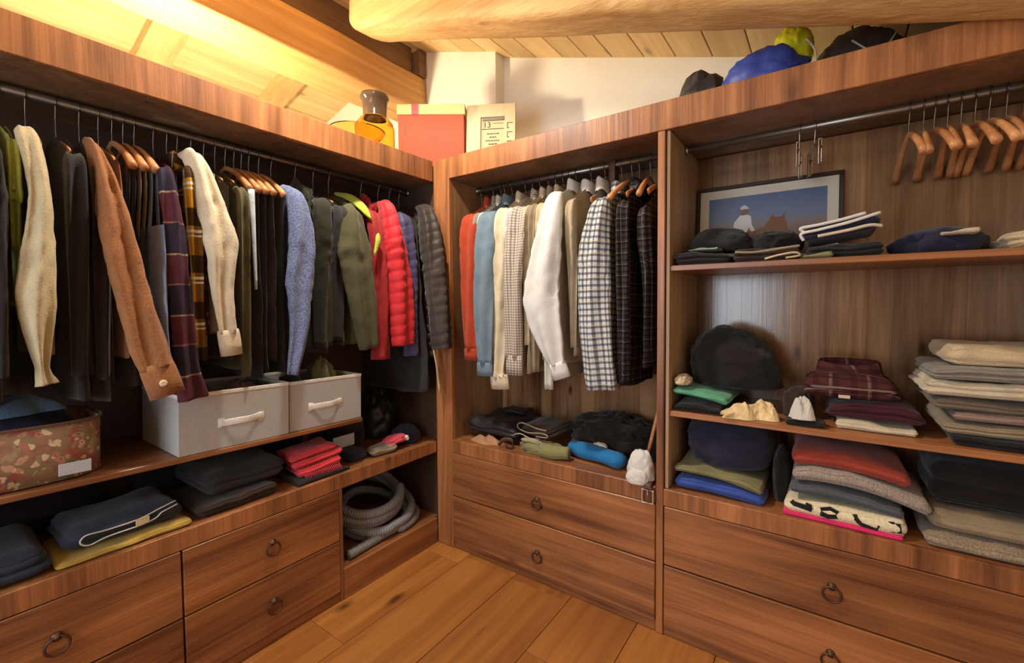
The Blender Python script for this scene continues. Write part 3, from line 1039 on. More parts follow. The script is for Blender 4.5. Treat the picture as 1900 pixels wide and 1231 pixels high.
C['fur'] = fabric('fur_black', srgb(36, 30, 28), 1.0, 1.0, 120, 0.4)
C['glove'] = fabric('leather_cream', srgb(222, 196, 146), 0.7, 0.25, 60)
N_, W_ = srgb(30, 34, 60), srgb(232, 230, 224)
P_navy = plaid('plaid_navy_wine', srgb(92, 48, 58), [(1, 0.19, 0.25, 0.48, srgb(44, 48, 66), 0.9), (1, 0.19, 0.5, 0.03, srgb(190, 168, 140), 0.7), (1, 0.19, 0.99, 0.03, srgb(160, 130, 120), 0.6), (0, 0.14, 0.3, 0.3, srgb(60, 40, 52), 0.5)])
P_yel = plaid('plaid_yellow_black', srgb(206, 150, 46), [(1, 0.15, 0.2, 0.38, srgb(48, 34, 30), 0.92), (0, 0.11, 0.25, 0.35, srgb(52, 38, 32), 0.7), (1, 0.15, 0.5, 0.06, W_, 0.85), (1, 0.15, 0.60, 0.04, W_, 0.8), (0, 0.11, 0.6, 0.05, W_, 0.5)])
P_mar = plaid('plaid_maroon', srgb(84, 34, 34), [(1, 0.12, 0.3, 0.12, srgb(150, 122, 104), 0.6), (0, 0.1, 0.5, 0.3, srgb(50, 26, 28), 0.6), (1, 0.12, 0.75, 0.3, srgb(52, 26, 28), 0.6)])
P_fold = plaid('plaid_wine_folded', srgb(78, 42, 42), [(0, 0.10, 0.5, 0.10, srgb(140, 112, 104), 0.55), (0, 0.05, 0.2, 0.35, srgb(52, 26, 30), 0.6), (1, 0.055, 0.5, 0.25, srgb(50, 24, 28), 0.7), (1, 0.12, 0.3, 0.07, srgb(170, 150, 140), 0.4)])
P_chk = plaid('check_brown_white', srgb(206, 196, 182), [(0, 0.012, 0.5, 0.42, srgb(104, 88, 80), 0.6), (1, 0.012, 0.5, 0.42, srgb(104, 88, 80), 0.6)])
P_ging = plaid('gingham_navy_white', srgb(206, 208, 208), [(0, 0.024, 0.5, 0.40, N_, 0.68), (1, 0.024, 0.5, 0.40, N_, 0.68), (1, 0.048, 0.1, 0.08, srgb(200, 190, 130), 0.5), (0, 0.024, 0.0, 0.10, srgb(110, 130, 180), 0.4)])
P_dark = plaid('check_dark_brown', srgb(66, 58, 54), [(0, 0.022, 0.5, 0.4, srgb(24, 22, 28), 0.7), (1, 0.022, 0.5, 0.4, srgb(24, 22, 28), 0.7), (0, 0.044, 0.1, 0.06, W_, 0.12), (1, 0.044, 0.1, 0.06, W_, 0.12)])
P_white = fabric('cloth_white_grey', srgb(204, 200, 192))

# ================================================= left bay (rod along y at x=-0.22)
RL = lambda y: (-0.22, y, 1.872)
HG = 'wooden hangers on the left rod'
LG = 'clothes hanging on the left rod'
def lg(name, label, cat, y, mat, **k):
    k.setdefault('hgroup', HG)
    k['sl'] = slot(y, LEFT_Y)
    return garment(name, label, cat, RL(y), 0.0, mat, LG, seed=int(-y*1000) % 97, **k)

lg('coat', 'black coat at the far left end of the rod', 'coat', -1.475, C['black'], L=-0.86, t=0.022, rv=0.03)
lg('sweater', 'dull lime sweater squeezed behind the khaki sweater sleeve', 'sweater', -1.425, fabric('cloth_dull_lime', srgb(140, 146, 62)), L=-0.60, t=0.012, send=-0.46, rv=0.014, ru=0.018, sout=-0.02, zs=-0.185)
lg('sweater', 'khaki sweater with one long sleeve hanging above the floral box', 'sweater', -1.375, C['khaki'], L=-0.74, t=0.018, zs=-0.18,
   near=([(0.15, -0.03, -0.15), (0.205, -0.025, -0.18), (0.23, -0.012, -0.32), (0.24, -0.02, -0.47), (0.245, -0.030, -0.60), (0.235, -0.024, -0.76), (0.235, -0.016, -0.81)], [0.012, 0.022, 0.022, 0.032, 0.036, 0.012, 0.022], [0.012, 0.026, 0.03, 0.032, 0.032, 0.016, 0.012]))
lg('coat', 'long black overcoat between the khaki sweater and brown jacket', 'coat', -1.315, C['black'], L=-0.87, t=0.026, rv=0.034, ru=0.03, send=-0.80, sout=-0.02)
lg('coat', 'dark brown coat just left of the brown suede jacket', 'coat', -1.265, C['black2'], L=-0.88, t=0.018, rv=0.028, ru=0.02, send=-0.82, sout=-0.03, wh=0.19)
lg('jacket', 'brown suede jacket with a buttoned cuff beside the grey boxes', 'jacket', -1.222, C['suede'], L=-0.76, t=0.018, cuff=0.085, buttons=1,
   near=([(0.13, -0.055, -0.13), (0.19, -0.048, -0.18), (0.225, -0.03, -0.32), (0.25, -0.004, -0.52), (0.275, 0.03, -0.72), (0.285, 0.045, -0.79)], [0.008, 0.016, 0.032, 0.043, 0.046, 0.042], [0.012, 0.026, 0.034, 0.034, 0.032, 0.03]))
# tank tops on their hangers
def tank(label, y, mat, L, strapmat=None, seed=1, zt=-0.37, sw=0.165, th=0.013, uo=0.0):
    g = thing('tank_top', label, 'tank top', RL(y), 0, LG)
    b = body_geo(sw, zt, zt, 0.05, L, th, sw+0.005, seed, 0.006, flat=True)
    part(g, 'body', move(squash(b, slot(y, LEFT_Y) if uo == 0 else (0.024, 0.020)), (uo, 0, 0)), mat, True)
    for s in (-1, 1):
        for v in (-1, 1):
            P = catmull([(s*0.165, v*0.006, -0.17), (s*0.165, v*0.007, -0.26), (s*(sw-0.04), v*th*0.5, zt-0.03)], 10)
            part(g, 'strap', tube(P, 0.003, 0.016, 8, side=(0, 1, 0)), strapmat or mat, True)
    hanger(RL(y), 0, 'wooden hanger holding the '+label.split(' hanging')[0].split(' with')[0], HG, wide=True)
tank('black tank top right beside the brown jacket', -1.19, C['black'], -0.85, None, 3)
tank('dark tank top with thin beige straps', -1.163, C['charcoal'], -0.86, fabric('strap_beige', srgb(120, 104, 76)), 5)
tank('blue grey tank top with long front edge', -1.135, C['bluegrey'], -0.81, None, 9, -0.36, 0.192, 0.026, 0.045)
lg('shirt', 'navy and wine plaid flannel shirt beside the blue tank top', 'shirt', -1.085, P_navy, L=-0.82, t=0.016,
   near=([(0.17, -0.025, -0.19), (0.205, -0.028, -0.21), (0.22, -0.02, -0.36), (0.225, -0.012, -0.58), (0.232, -0.002, -0.80), (0.235, 0.012, -0.905)], [0.012, 0.024, 0.028, 0.028, 0.030, 0.044], [0.012, 0.026, 0.026, 0.024, 0.022, 0.02]))
lg('shirt', 'yellow and black plaid shirt left of the cream sweatshirt', 'shirt', -1.048, P_yel, L=-0.80, t=0.014, collar='shirt', front=-1, zs=-0.175,
   near=([(0.17, 0, -0.17), (0.205, 0.0, -0.19), (0.205, 0.004, -0.36), (0.20, 0.008, -0.58), (0.20, 0.012, -0.79)], [0.012, 0.022, 0.024, 0.020, 0.018], [0.01, 0.02, 0.022, 0.02, 0.016]))
lg('shirt', 'maroon plaid shirt tucked behind the cream sweatshirt sleeve', 'shirt', -1.018, P_mar, L=-0.73, t=0.014, sout=-0.03, rv=0.026, ru=0.018, send=-0.70, zs=-0.17)
lg('sweatshirt', 'cream sweatshirt with ribbed cuff hanging in front of the plaid shirts', 'sweatshirt', -0.978, C['cream'], L=-0.70, t=0.016, zs=-0.165, cuff=0.075, collar='crew',
   near=([(0.12, -0.06, -0.105), (0.19, -0.055, -0.135), (0.225, -0.03, -0.27), (0.25, -0.010, -0.40), (0.245, -0.008, -0.55), (0.25, 0.004, -0.70)], [0.018, 0.026, 0.038, 0.052, 0.036, 0.031], [0.014, 0.032, 0.036, 0.036, 0.028, 0.022]))
lg('jacket', 'dark brown jacket right of the cream sweatshirt', 'jacket', -0.938, C['darkbrown'], L=-0.80, t=0.012, sleeve=None)
def trousers(label, y, mat, L, seed, wide=True, extra=None):
    g = thing('trousers', label, 'trousers', RL(y), 0, LG)
    part(g, 'leg_fabric', squash(body_geo(0.19, -0.195, -0.195, 0.05, L, 0.011, 0.175, seed, 0.006, flat=True), slot(y, LEFT_Y)), mat, True)
    if extra:
        P = catmull([(0.19, 0.004, -0.19), (0.195, 0.006, -0.32), (0.19, 0.012, -0.55)], 12)
        part(g, 'pale_stripe', tube(P, [0.013-0.0007*i for i in range(13)], 0.006, 8, side=(0, 1, 0)), extra, True)
    hanger(RL(y), 0, 'wooden hanger holding the '+label.split(' hanging')[0].split(' with')[0], HG, wide=True)
lg('coat', 'olive green coat with a narrow straight sleeve', 'coat', -0.902, C['olive'], L=-0.84, t=0.012, rv=0.026, ru=0.02, send=-0.86, sout=-0.01, dv=0.01)
trousers('black trousers with a pale blue stripe down the edge', -0.868, C['black'], -0.84, 11, extra=C['paleblue'])
trousers('black trousers second from the pale blue stripe', -0.838, C['charcoal'], -0.88, 13)
trousers('black trousers third from the pale blue stripe', -0.812, C['black'], -0.86, 17)
trousers('dark brown trousers left of the black ones near the blue cardigan', -0.785, C['darkbrown'], -0.82, 19)
trousers('brownish black trousers hanging just left of the blue cardigan', -0.748, C['black'], -0.87, 23)
lg('cardigan', 'blue melange cardigan with a long tapering sleeve', 'cardigan', -0.70, C['bluemel'], L=-0.78, t=0.02, zs=-0.19,
   near=([(0.15, -0.03, -0.15), (0.205, -0.012, -0.20), (0.23, -0.004, -0.36), (0.235, -0.02, -0.53), (0.245, -0.03, -0.70), (0.255, -0.065, -0.87)], [0.014, 0.032, 0.048, 0.058, 0.042, 0.020], [0.014, 0.03, 0.034, 0.032, 0.026, 0.018]))
lg('jacket', 'dark green jacket with a big collar beside the blue cardigan', 'jacket', -0.60, C['darkgreen'], L=-0.80, t=0.038, collar='hood', zs=-0.18, rv=0.055, ru=0.03, send=-0.78, dv=0.0, sout=-0.02, front=1)
lg('jacket', 'near black hooded jacket behind the olive parka', 'jacket', -0.52, C['charcoal'], L=-0.78, t=0.025, rv=0.04, ru=0.03, send=-0.76, sout=-0.04)
pk = lg('parka', 'olive parka with bright lime green lining at the collar', 'parka', -0.445, C['parka'], L=-0.78, t=0.03, zs=-0.185,
   near=([(0.165, -0.02, -0.185), (0.205, -0.03, -0.22), (0.23, -0.03, -0.38), (0.235, 0.0, -0.58), (0.235, 0.03, -0.80)], [0.02, 0.055, 0.075, 0.066, 0.05], [0.014, 0.03, 0.034, 0.03, 0.026]))
part(pk, 'lime_lining', tube(catmull([(0.02, 0.02, -0.095), (0.09, 0.045, -0.115), (0.16, 0.06, -0.165), (0.205, 0.075, -0.225)], 16), [0.010, 0.014, 0.017, 0.020, 0.023, 0.025, 0.025, 0.024, 0.024, 0.024, 0.023, 0.022, 0.020, 0.018, 0.014, 0.008, 0.002], 0.008, 8, side=(0, 1, 0.6)), C['lime'], True)
part(pk, 'lime_cuff_flash', tube(catmull([(0.24, 0.085, -0.29), (0.25, 0.075, -0.33), (0.25, 0.055, -0.39)], 8), [0.004, 0.010, 0.013, 0.014, 0.013, 0.012, 0.010, 0.007, 0.003], 0.006, 8, side=(0, 1, 0)), C['lime'], True)
rp = lg('puffer_jacket', 'bright red quilted puffer jacket with horizontal channels', 'jacket', -0.275, C['red'], L=-0.80, t=0.032, quilt=(0.050, 0.03), body_mat=C['wine'],
   near=([(0.14, 0.0, -0.13), (0.19, 0.008, -0.165), (0.225, 0.02, -0.32), (0.235, 0.035, -0.54), (0.235, 0.05, -0.80)], [0.02, 0.045, 0.06, 0.064, 0.060], [0.016, 0.032, 0.04, 0.04, 0.036]), zs=-0.165, collar='hood', collar_mat=C['wine'])
part(rp, 'front_panel', sleeve_geo([(0.13, -0.06, -0.17), (0.18, -0.065, -0.22), (0.205, -0.06, -0.40), (0.21, -0.055, -0.62), (0.21, -0.062, -0.86)], [0.02, 0.032, 0.04, 0.042, 0.046], [0.014, 0.026, 0.03, 0.03, 0.026], 4), C['wine'], True)
lg('puffer_jacket', 'navy quilted puffer jacket between the red and dark puffers', 'jacket', -0.175, C['navyq'], L=-0.82, t=0.028, quilt=(0.042, 0.06), zs=-0.18, sleeve_mat=C['navyq'],
   near=([(0.15, 0.0, -0.17), (0.19, 0.0, -0.20), (0.21, 0.005, -0.36), (0.215, 0.01, -0.58), (0.215, 0.02, -0.86)], [0.016, 0.04, 0.05, 0.05, 0.046], [0.014, 0.03, 0.034, 0.034, 0.03]))
lb = lg('coat', 'long black raincoat with a pale zip reaching below the puffers', 'coat', -0.105, C['charcoal'], L=-1.05, t=0.03, sleeve=None, wh=0.25, sw=0.18, uo=0.02)
part(lb, 'zip', tube(catmull([(0.262, 0.045, -0.81), (0.283, 0.052, -0.92), (0.295, 0.058, -1.055)], 10), 0.008, 0.004, 8, side=(0, 1, 0)), C['beige'], True)
lg('puffer_jacket', 'dark brown quilted puffer jacket at the corner post', 'jacket', -0.042, C['brownq'], L=-0.88, t=0.026, quilt=(0.046, 0.06), uo=0.03, zs=-0.17,
   near=([(0.12, 0.0, -0.11), (0.18, -0.004, -0.15), (0.225, -0.012, -0.30), (0.265, -0.02, -0.50), (0.305, -0.03, -0.76), (0.312, -0.03, -0.83)], [0.02, 0.04, 0.05, 0.05, 0.045, 0.042], [0.016, 0.045, 0.06, 0.06, 0.052, 0.046]))

# ================================================= middle bay (rod along x at y=0.22)
RC = lambda x: (x, 0.22, 1.875)
CG = 'shirts hanging in the middle bay'
HG2 = 'wooden hangers on the middle rod'
def cg(name, label, cat, x, mat, **k):
    k.setdefault('hgroup', HG2); k.setdefault('t', 0.016); k.setdefault('sw', 0.185); k.setdefault('wh', 0.185); k.setdefault('fold', 0.008)
    k.setdefault('zs', -0.17); k.setdefault('zn', -0.09); k.setdefault('ru', 0.02); k.setdefault('front', 1); k.setdefault('swing', 0.0)
    k['sl'] = slot(x, MID_X)
    return garment(name, label, cat, RC(x), -math.pi/2, mat, CG, seed=int(x*1000) % 89, **k)
hanger(RC(0.140), -math.pi/2, 'bare brown hanger at the left end of the middle rod', HG2, swing=0.12)
cg('shirt', 'rust red shirt nearest the corner post', 'shirt', 0.225, C['rust'], L=-0.83, send=-0.84, rv=0.052, collar='shirt', cuff=0.05, sout=0.0)
cg('shirt', 'dull grey shirt next to the rust red one', 'shirt', 0.275, C['grey'], L=-0.88, send=-0.86, rv=0.03, collar='shirt', sout=-0.02, cuff=0.05)
cg('shirt', 'pale grey shirt between the dull grey and light blue shirts', 'shirt', 0.300, C['ltgrey'], L=-0.80, send=-0.78, rv=0.024, sout=-0.02, collar='shirt')
cg('shirt', 'light blue denim shirt with long cuffed sleeve', 'shirt', 0.345, C['ltblue'], L=-0.86, send=-0.90, rv=0.058, collar='shirt', cuff=0.055, sout=0.03, dv=-0.008)
cg('shirt', 'cream shirt with a loose open cuff', 'shirt', 0.428, C['ivory'], L=-0.84, collar='shirt', cuff=0.06, zs=-0.18,
   near=([(0.16, 0, -0.17), (0.195, 0.0, -0.20), (0.20, -0.005, -0.40), (0.20, -0.015, -0.65), (0.205, -0.02, -0.92), (0.205, -0.02, -0.955)], [0.014, 0.04, 0.05, 0.05, 0.036, 0.05], [0.01, 0.022, 0.026, 0.024, 0.02, 0.018]))
cg('blouse', 'short white blouse wedged between the cream and checked shirts', 'blouse', 0.472, C['white'], sleeve='short', L=-0.70, t=0.012, rv=0.022, sout=-0.005)
cg('shirt', 'brown and white small check shirt with wide cuff', 'shirt', 0.515, P_chk, L=-0.90, send=-0.86, rv=0.056, collar='shirt', cuff=0.075, dv=-0.002, sout=0.034)
cg('shirt', 'ivory white shirt right behind the small check shirt', 'shirt', 0.565, C['ivory'], L=-0.93, send=-0.80, rv=0.026, sout=-0.01, collar='shirt')
cg('shirt', 'taupe shirt between the ivory shirt and beige polo', 'shirt', 0.605, C['taupe'], L=-0.90, send=-0.92, rv=0.026, sout=-0.01, collar='shirt')
cg('polo_shirt', 'beige polo shirt with short banded sleeve', 'polo shirt', 0.645, C['beige'], L=-0.86, sleeve='short', rv=0.03, collar='shirt', sout=-0.005)
cg('shirt', 'pale grey shirt whose cuff shows under the white dress shirt', 'shirt', 0.678, C['ltgrey'], L=-0.96, send=-0.99, rv=0.03, ru=0.012, sout=0.0, t=0.011, wh=0.16)
ws = cg('shirt', 'bright white dress shirt with open collar and folded cuff', 'shirt', 0.715, C['white'], L=-0.88, collar='shirt', cuff=0.06, t=0.02, zs=-0.165, zn=-0.075,
   near=([(0.15, 0, -0.13), (0.205, -0.002, -0.175), (0.245, -0.012, -0.36), (0.262, -0.035, -0.60), (0.255, 0.008, -0.78), (0.248, 0.038, -0.87)], [0.018, 0.045, 0.065, 0.088, 0.062, 0.040], [0.012, 0.028, 0.034, 0.036, 0.028, 0.02]))
part(ws, 'placket', box(-0.012, 0.012, 0.024, 0.027, -0.80, -0.13), C['white'])
cg('shirt', 'stone coloured shirt hanging right of the white dress shirt', 'shirt', 0.792, C['stone'], L=-0.84, send=-0.80, rv=0.028, ru=0.016, sout=-0.02, collar='shirt', collar_mat=C['white'], t=0.026)  # added shirt; its stone tone stands for the white shirt's shaded side
cg('shirt', 'grey shirt with white collar left of the gingham shirt', 'shirt', 0.860, C['grey'], L=-0.74, sleeve=None, collar='shirt', collar_mat=P_white, t=0.014, sw=0.13, wh=0.12)
cg('shirt', 'navy and white gingham shirt', 'shirt', 0.938, P_ging, L=-0.97, collar='shirt', zs=-0.21, zn=-0.12, t=0.03, wh=0.20,
   near=([(0.16, 0, -0.19), (0.20, -0.01, -0.23), (0.215, -0.03, -0.42), (0.215, -0.03, -0.65), (0.205, -0.005, -0.96)], [0.016, 0.045, 0.07, 0.068, 0.075], [0.012, 0.028, 0.034, 0.034, 0.032]))
cg('shirt', 'dark checked shirt right of the gingham shirt', 'shirt', 1.018, P_dark, L=-0.95, send=-0.93, rv=0.034, sout=-0.02, collar='shirt', zs=-0.21, zn=-0.12, t=0.022)
cg('shirt', 'faded dark check shirt against the wooden divider', 'shirt', 1.105, P_dark, L=-0.86, send=-0.8, rv=0.03, sout=-0.06, zs=-0.24, zn=-0.14, t=0.02)
for i, x in enumerate((0.985, 1.065)):
    hanger(RC(x), -math.pi/2, ('wide brown hanger above the gingham shirt', 'wide dark hanger near the wooden divider')[i], HG2, swing=(-0.12, 0.1)[i], wide=True)
# belts hanging from the middle rod
def hanging_belt(x, y, L, mat, label, w=0.016):
    t = thing('belt', label, 'belt', (x, y, 1.875), 0, 'belts hanging on the middle rod')
    P = [Vector((0, -0.020, -L))]+[Vector((0, -0.020, -L+L*i/8)) for i in range(1, 9)]+[Vector((0, 0.0205*math.sin(math.radians(a)), 0.0205*math.cos(math.radians(a)))) for a in (-60, -30, 0, 30, 60)]+[Vector((0, 0.020, -L*0.8*i/8)) for i in range(0, 9)]
    P = [p for i, p in enumerate(P) if i == 0 or (p-P[i-1]).length > 1e-4]
    part(t, 'strap', tube(P, w, 0.0022, 8, side=(1, 0, 0)), mat, True)
    part(t, 'buckle', move(xf(tube([(0.022*a, 0, 0.026*b) for a, b in ((-1, -1), (1, -1), (1, 1), (-1, 1))], 0.003, None, 6, closed=True), Matrix.Identity(4)), (0, -0.020, -L-0.012)), METAL, True)
hanging_belt(0.90, 0.22, 0.36, C['brownleather'], 'brown leather belt hanging beside the gingham shirt')
hanging_belt(1.14, 0.22, 0.44, C['leather'], 'black leather belt hanging next to the divider')

# ================================================= right bay hangers
RR = lambda x: (x, 0.22, 1.876)
G3 = 'bare wooden hangers in the right bay'
for i, x in enumerate((1.895, 1.93, 1.955, 1.985, 2.015, 2.045, 2.075, 2.11, 2.145, 2.185, 2.23)):
    hanger(RR(x), -math.pi/2, 'bare wooden hanger, %s in the tight row at the right end' % ('leftmost', 'second from left', 'third from left', 'fourth from left', 'fifth from left', 'sixth from left', 'seventh from left', 'eighth from left', 'ninth from left', 'tenth from left', 'last')[i], G3, swing=random.Random(i).uniform(-0.1, 0.1), wide=True)
# clip hangers with chains
for i, (x, lab) in enumerate(((1.60, 'chrome clip hanger left of its twin above the framed photo'), (1.645, 'chrome clip hanger right of its twin above the framed photo'))):
    t = thing('clip_hanger', lab, 'hanger', RR(x), -math.pi/2+0.2*i, 'clip hangers')
    part(t, 'hook', hook_geo(-0.06), METAL, True)
    part(t, 'bar', tube([(-0.10, 0, -0.075), (0.10, 0, -0.075)], 0.003, None, 8), METAL, True)
    part(t, 'stem', tube([(0, 0, -0.06), (0, 0, -0.078)], 0.002, None, 6), METAL, True)
    for s in (-0.08, 0.08):
        c = part(t, 'clip', merge(box(s-0.012, s+0.012, -0.006, -0.002, -0.155, -0.07, 0.001), box(s-0.012, s+0.012, 0.002, 0.006, -0.15, -0.07, 0.001)), METAL)
        mobj('clip_spring', tube([(s-0.013, 0, -0.10), (s+0.013, 0, -0.10)], 0.005, None, 8), IRON, c, True)

# ================================================= folded things: placing helpers
def rfold(name, label, cat, x0, x1, z, h, mat, group, y0=0.035, d=0.30, parts=None, **k):
    k.setdefault('seed', int(x0*100+z*37))
    return single(name, folded(x1-x0, d, h, **k), mat, label, cat, group, loc=((x0+x1)/2, y0+d/2, z))
def lfold(name, label, cat, y0, y1, z, h, mat, group, xf_=-0.03, d=0.30, rz=0.0, **k):
    k.setdefault('seed', int(-y0*100+z*37))
    return single(name, folded(y1-y0, d, h, **k), mat, label, cat, group, loc=(xf_-d/2, (y0+y1)/2, z), rz=math.pi/2+rz)
def fold_t(name, label, cat, loc, rz, w, d, h, mat, group, part_name='cloth', **k):
    t = thing(name, label, cat, loc, rz, group)
    part(t, part_name, folded(w, d, h, **k), mat, True)
    return t
def piping(t, pts, mat, r=0.0025, n=30, name='piping'):
    return part(t, name, tube(catmull(pts, n), r, None, 6), mat, True)

# ------------------------------------------------- right bay, upper shelf (z 1.402)
S1 = 1.4025
G = 'folded clothes on the upper right shelf'
rfold('trousers', 'black folded trousers flat under the dark mound by the divider', 'trousers', 1.215, 1.41, S1, 0.050, C['black'], G, layers=2, y0=0.03)
t = fold_t('towel', 'mint grey cloth corner peeking out of the dark pile', 'cloth', (1.315, 0.10, S1+0.052), 0.0, 0.10, 0.10, 0.010, fabric('cloth_mint', srgb(150, 164, 138)), G, layers=1, seed=5)
single('sweater', blob(0.115, 0.11, 0.092, 31, 0.12, 1.6, pw=0.8), C['charcoal'], 'black rounded sweater heap below the framed photo', 'sweater', G, loc=(1.345, 0.225, S1+0.058))
t = fold_t('trousers', 'dark brown trousers with beige seams beside the dark heap', 'trousers', (1.51, 0.16, S1), 0.05, 0.20, 0.26, 0.045, C['darkbrown'], G, layers=2, seed=12)
piping(t, [(-0.09, -0.130, 0.034), (-0.03, -0.134, 0.030), (0.05, -0.134, 0.038), (0.098, -0.130, 0.043)], C['taupe'], 0.004)
piping(t, [(0.0, -0.133, 0.006), (0.04, -0.136, 0.016), (0.085, -0.134, 0.022), (0.098, -0.13, 0.012), (0.06, -0.136, 0.006)], C['beige'], 0.0035)
single('jumper', blob(0.085, 0.10, 0.075, 33, 0.14, 1.8, pw=0.8), C['black'], 'black soft jumper lying behind the brown trousers', 'jumper', G, loc=(1.535, 0.235, S1+0.05))
rfold('trousers', 'black folded trousers at the bottom of the white trimmed pile', 'trousers', 1.625, 1.83, S1, 0.052, C['black'], G, layers=2, y0=0.055, d=0.25)
single('scarf', folded(0.09, 0.026, 0.026, 1, 8), C['oliveknit'], 'small olive scrap of scarf in front of the white trimmed trousers', 'scarf', G, loc=(1.665, 0.036, S1))
t = fold_t('track_trousers', 'black track trousers with doubled white piping', 'trousers', (1.722, 0.175, S1+0.070), 0.0, 0.20, 0.24, 0.046, C['navy'], G, layers=2, seed=21, tilt=0.014, bulge=0.1)
piping(t, [(-0.098, -0.118, -0.010), (-0.104, -0.122, 0.012), (-0.06, -0.126, 0.020), (0.02, -0.126, 0.036), (0.095, -0.122, 0.058)], C['white'], 0.0048)
piping(t, [(-0.098, -0.118, 0.018), (-0.106, -0.122, 0.030), (-0.06, -0.126, 0.036), (0.0, -0.126, 0.046), (0.06, -0.125, 0.060)], C['white'], 0.0048)
piping(t, [(-0.06, -0.127, 0.0), (0.02, -0.128, 0.012), (0.07, -0.126, 0.022), (0.10, -0.12, 0.018)], C['cream'], 0.005)
single('sweater', blob(0.115, 0.15, 0.088, 41, 0.12, 1.7, pw=0.8), C['navy'], 'dark navy sweater heap in the middle right of the upper shelf', 'sweater', G, loc=(1.97, 0.23, S1))
rfold('shirt', 'cream shirt edge showing between dark sweaters', 'shirt', 1.955, 2.035, S1+0.05, 0.014, C['cream'], G, layers=1, y0=0.055, d=0.08)
rfold('sweater', 'beige folded sweater at the right end of the upper shelf', 'sweater', 2.085, 2.36, S1, 0.050, C['beige'], G, layers=2, y0=0.03)

# framed photograph leaning on the back panel
fp = thing('picture_frame', 'framed photo of a rider on a brown horse leaning at the back', 'picture', (1.474, 0.375, S1+0.002), 0, rot=(math.radians(-5), 0, 0))
FW, FH = 0.263, 0.355
frm = [box(-FW, FW, 0, 0.018, FH-0.016, FH, 0.002), box(-FW, FW, 0, 0.018, 0, 0.016, 0.002), box(-FW, -FW+0.016, 0, 0.018, 0.016, FH-0.016, 0.002), box(FW-0.016, FW, 0, 0.018, 0.016, FH-0.016, 0.002)]
part(fp, 'frame', merge(*frm), plain('frame_black', srgb(48, 34, 28), 0.4))
part(fp, 'mat_board', box(-FW+0.016, FW-0.016, 0.006, 0.009, 0.016, FH-0.016), plain('mat_white', srgb(214, 208, 194), 0.8))
def sky_print():
    t = NT('photo_sky')
    sp = t.n('ShaderNodeSeparateXYZ'); t.l(t.coord('Object'), sp.inputs[0])
    f = t.math('DIVIDE', sp.outputs[2], FH)
    t.l(t.ramp(f, [(0.40, srgb(120, 104, 96)), (0.50, srgb(126, 120, 124)), (0.60, srgb(104, 124, 158)), (0.95, srgb(70, 98, 148))]), t.b.inputs['Base Color'])
    t.set(Roughness=0.25)
    return t.m
pic = part(fp, 'photo_print', box(-FW+0.052, FW-0.052, 0.0045, 0.006, 0.05, FH-0.052), sky_print())
def flat(poly, y, name, mat):
    g = prism([(a, b) for a, b in poly], 0, 0.0006)
    return mobj(name, ([(v[0], y-v[2], v[1]) for v in g[0]], g[1]), mat, pic, False)
flat([(-0.13, 0.05), (-0.135, 0.10), (-0.13, 0.138), (-0.10, 0.152), (-0.03, 0.156), (0.0, 0.165), (0.02, 0.195), (0.03, 0.215), (0.038, 0.202), (0.062, 0.202), (0.074, 0.220), (0.072, 0.196), (0.082, 0.165), (0.092, 0.12), (0.10, 0.05)], 0.0044, 'printed_horse', plain('print_horse', srgb(120, 72, 44), 0.4))
flat([(-0.118, 0.150), (-0.11, 0.195), (-0.088, 0.222), (-0.068, 0.226), (-0.048, 0.216), (-0.044, 0.18), (-0.032, 0.155), (-0.045, 0.15), (-0.055, 0.17), (-0.062, 0.15), (-0.098, 0.152), (-0.10, 0.17), (-0.106, 0.15)], 0.0037, 'printed_shirt', plain('print_white', srgb(216, 216, 214), 0.4))
flat([(-0.082, 0.222), (-0.086, 0.236), (-0.082, 0.25), (-0.062, 0.25), (-0.058, 0.236), (-0.064, 0.222)], 0.0036, 'printed_face', plain('print_skin', srgb(132, 84, 70), 0.4))
flat([(-0.088, 0.245), (-0.086, 0.258), (-0.074, 0.264), (-0.062, 0.258), (-0.056, 0.246), (-0.07, 0.247)], 0.003, 'printed_cap', plain('print_cap', srgb(200, 204, 210), 0.4))

# ------------------------------------------------- right bay, lower shelf (z 0.860)
S2 = 0.8605
G = 'folded clothes on the lower right shelf'
rfold('jumper', 'black jumper lowest under the sea green towel', 'jumper', 1.216, 1.390, S2, 0.034, C['black'], G, layers=2, y0=0.03, arch=0.0)
rfold('towel', 'sea green folded towel below the big black bundle', 'towel', 1.216, 1.41, S2+0.050, 0.030, C['green'], G, layers=1, y0=0.03, arch=0.006, tilt=-0.014, bulge=0.05, d=0.26)
single('cap', blob(0.03, 0.05, 0.035, 14, 0.2), C['beige'], 'small beige cap tucked behind the sea green towel', 'cap', G, loc=(1.244, 0.075, S2+0.098))
def skewed(g, k, H):
    return ([Vector((v[0]+(k*max(0.0, H-v[2]) if v[0] > 0 else 0)*min(1, abs(v[0])/0.08), v[1], v[2])) for v in g[0]],)+tuple(g[1:])
single('fleece_bundle', skewed(blob(0.140, 0.14, 0.225, 51, 0.08, 1.5, pw=0.72, crease=0.14), 0.32, 0.225), C['black'], 'big round black fleece bundle next to the divider', 'coat', G, loc=(1.368, 0.258, S2+0.084))
gl = thing('gloves', 'crumpled cream leather gloves at the front of the lower shelf', 'gloves', (1.482, 0.07, S2+0.001), 0.1, G)
def crumple(rx, ry, rz, seed, wr=0.5, fr=2.4):
    return blob(rx, ry, rz, seed, wr*1.1, fr*0.5, 18, 10, 0.3, False)
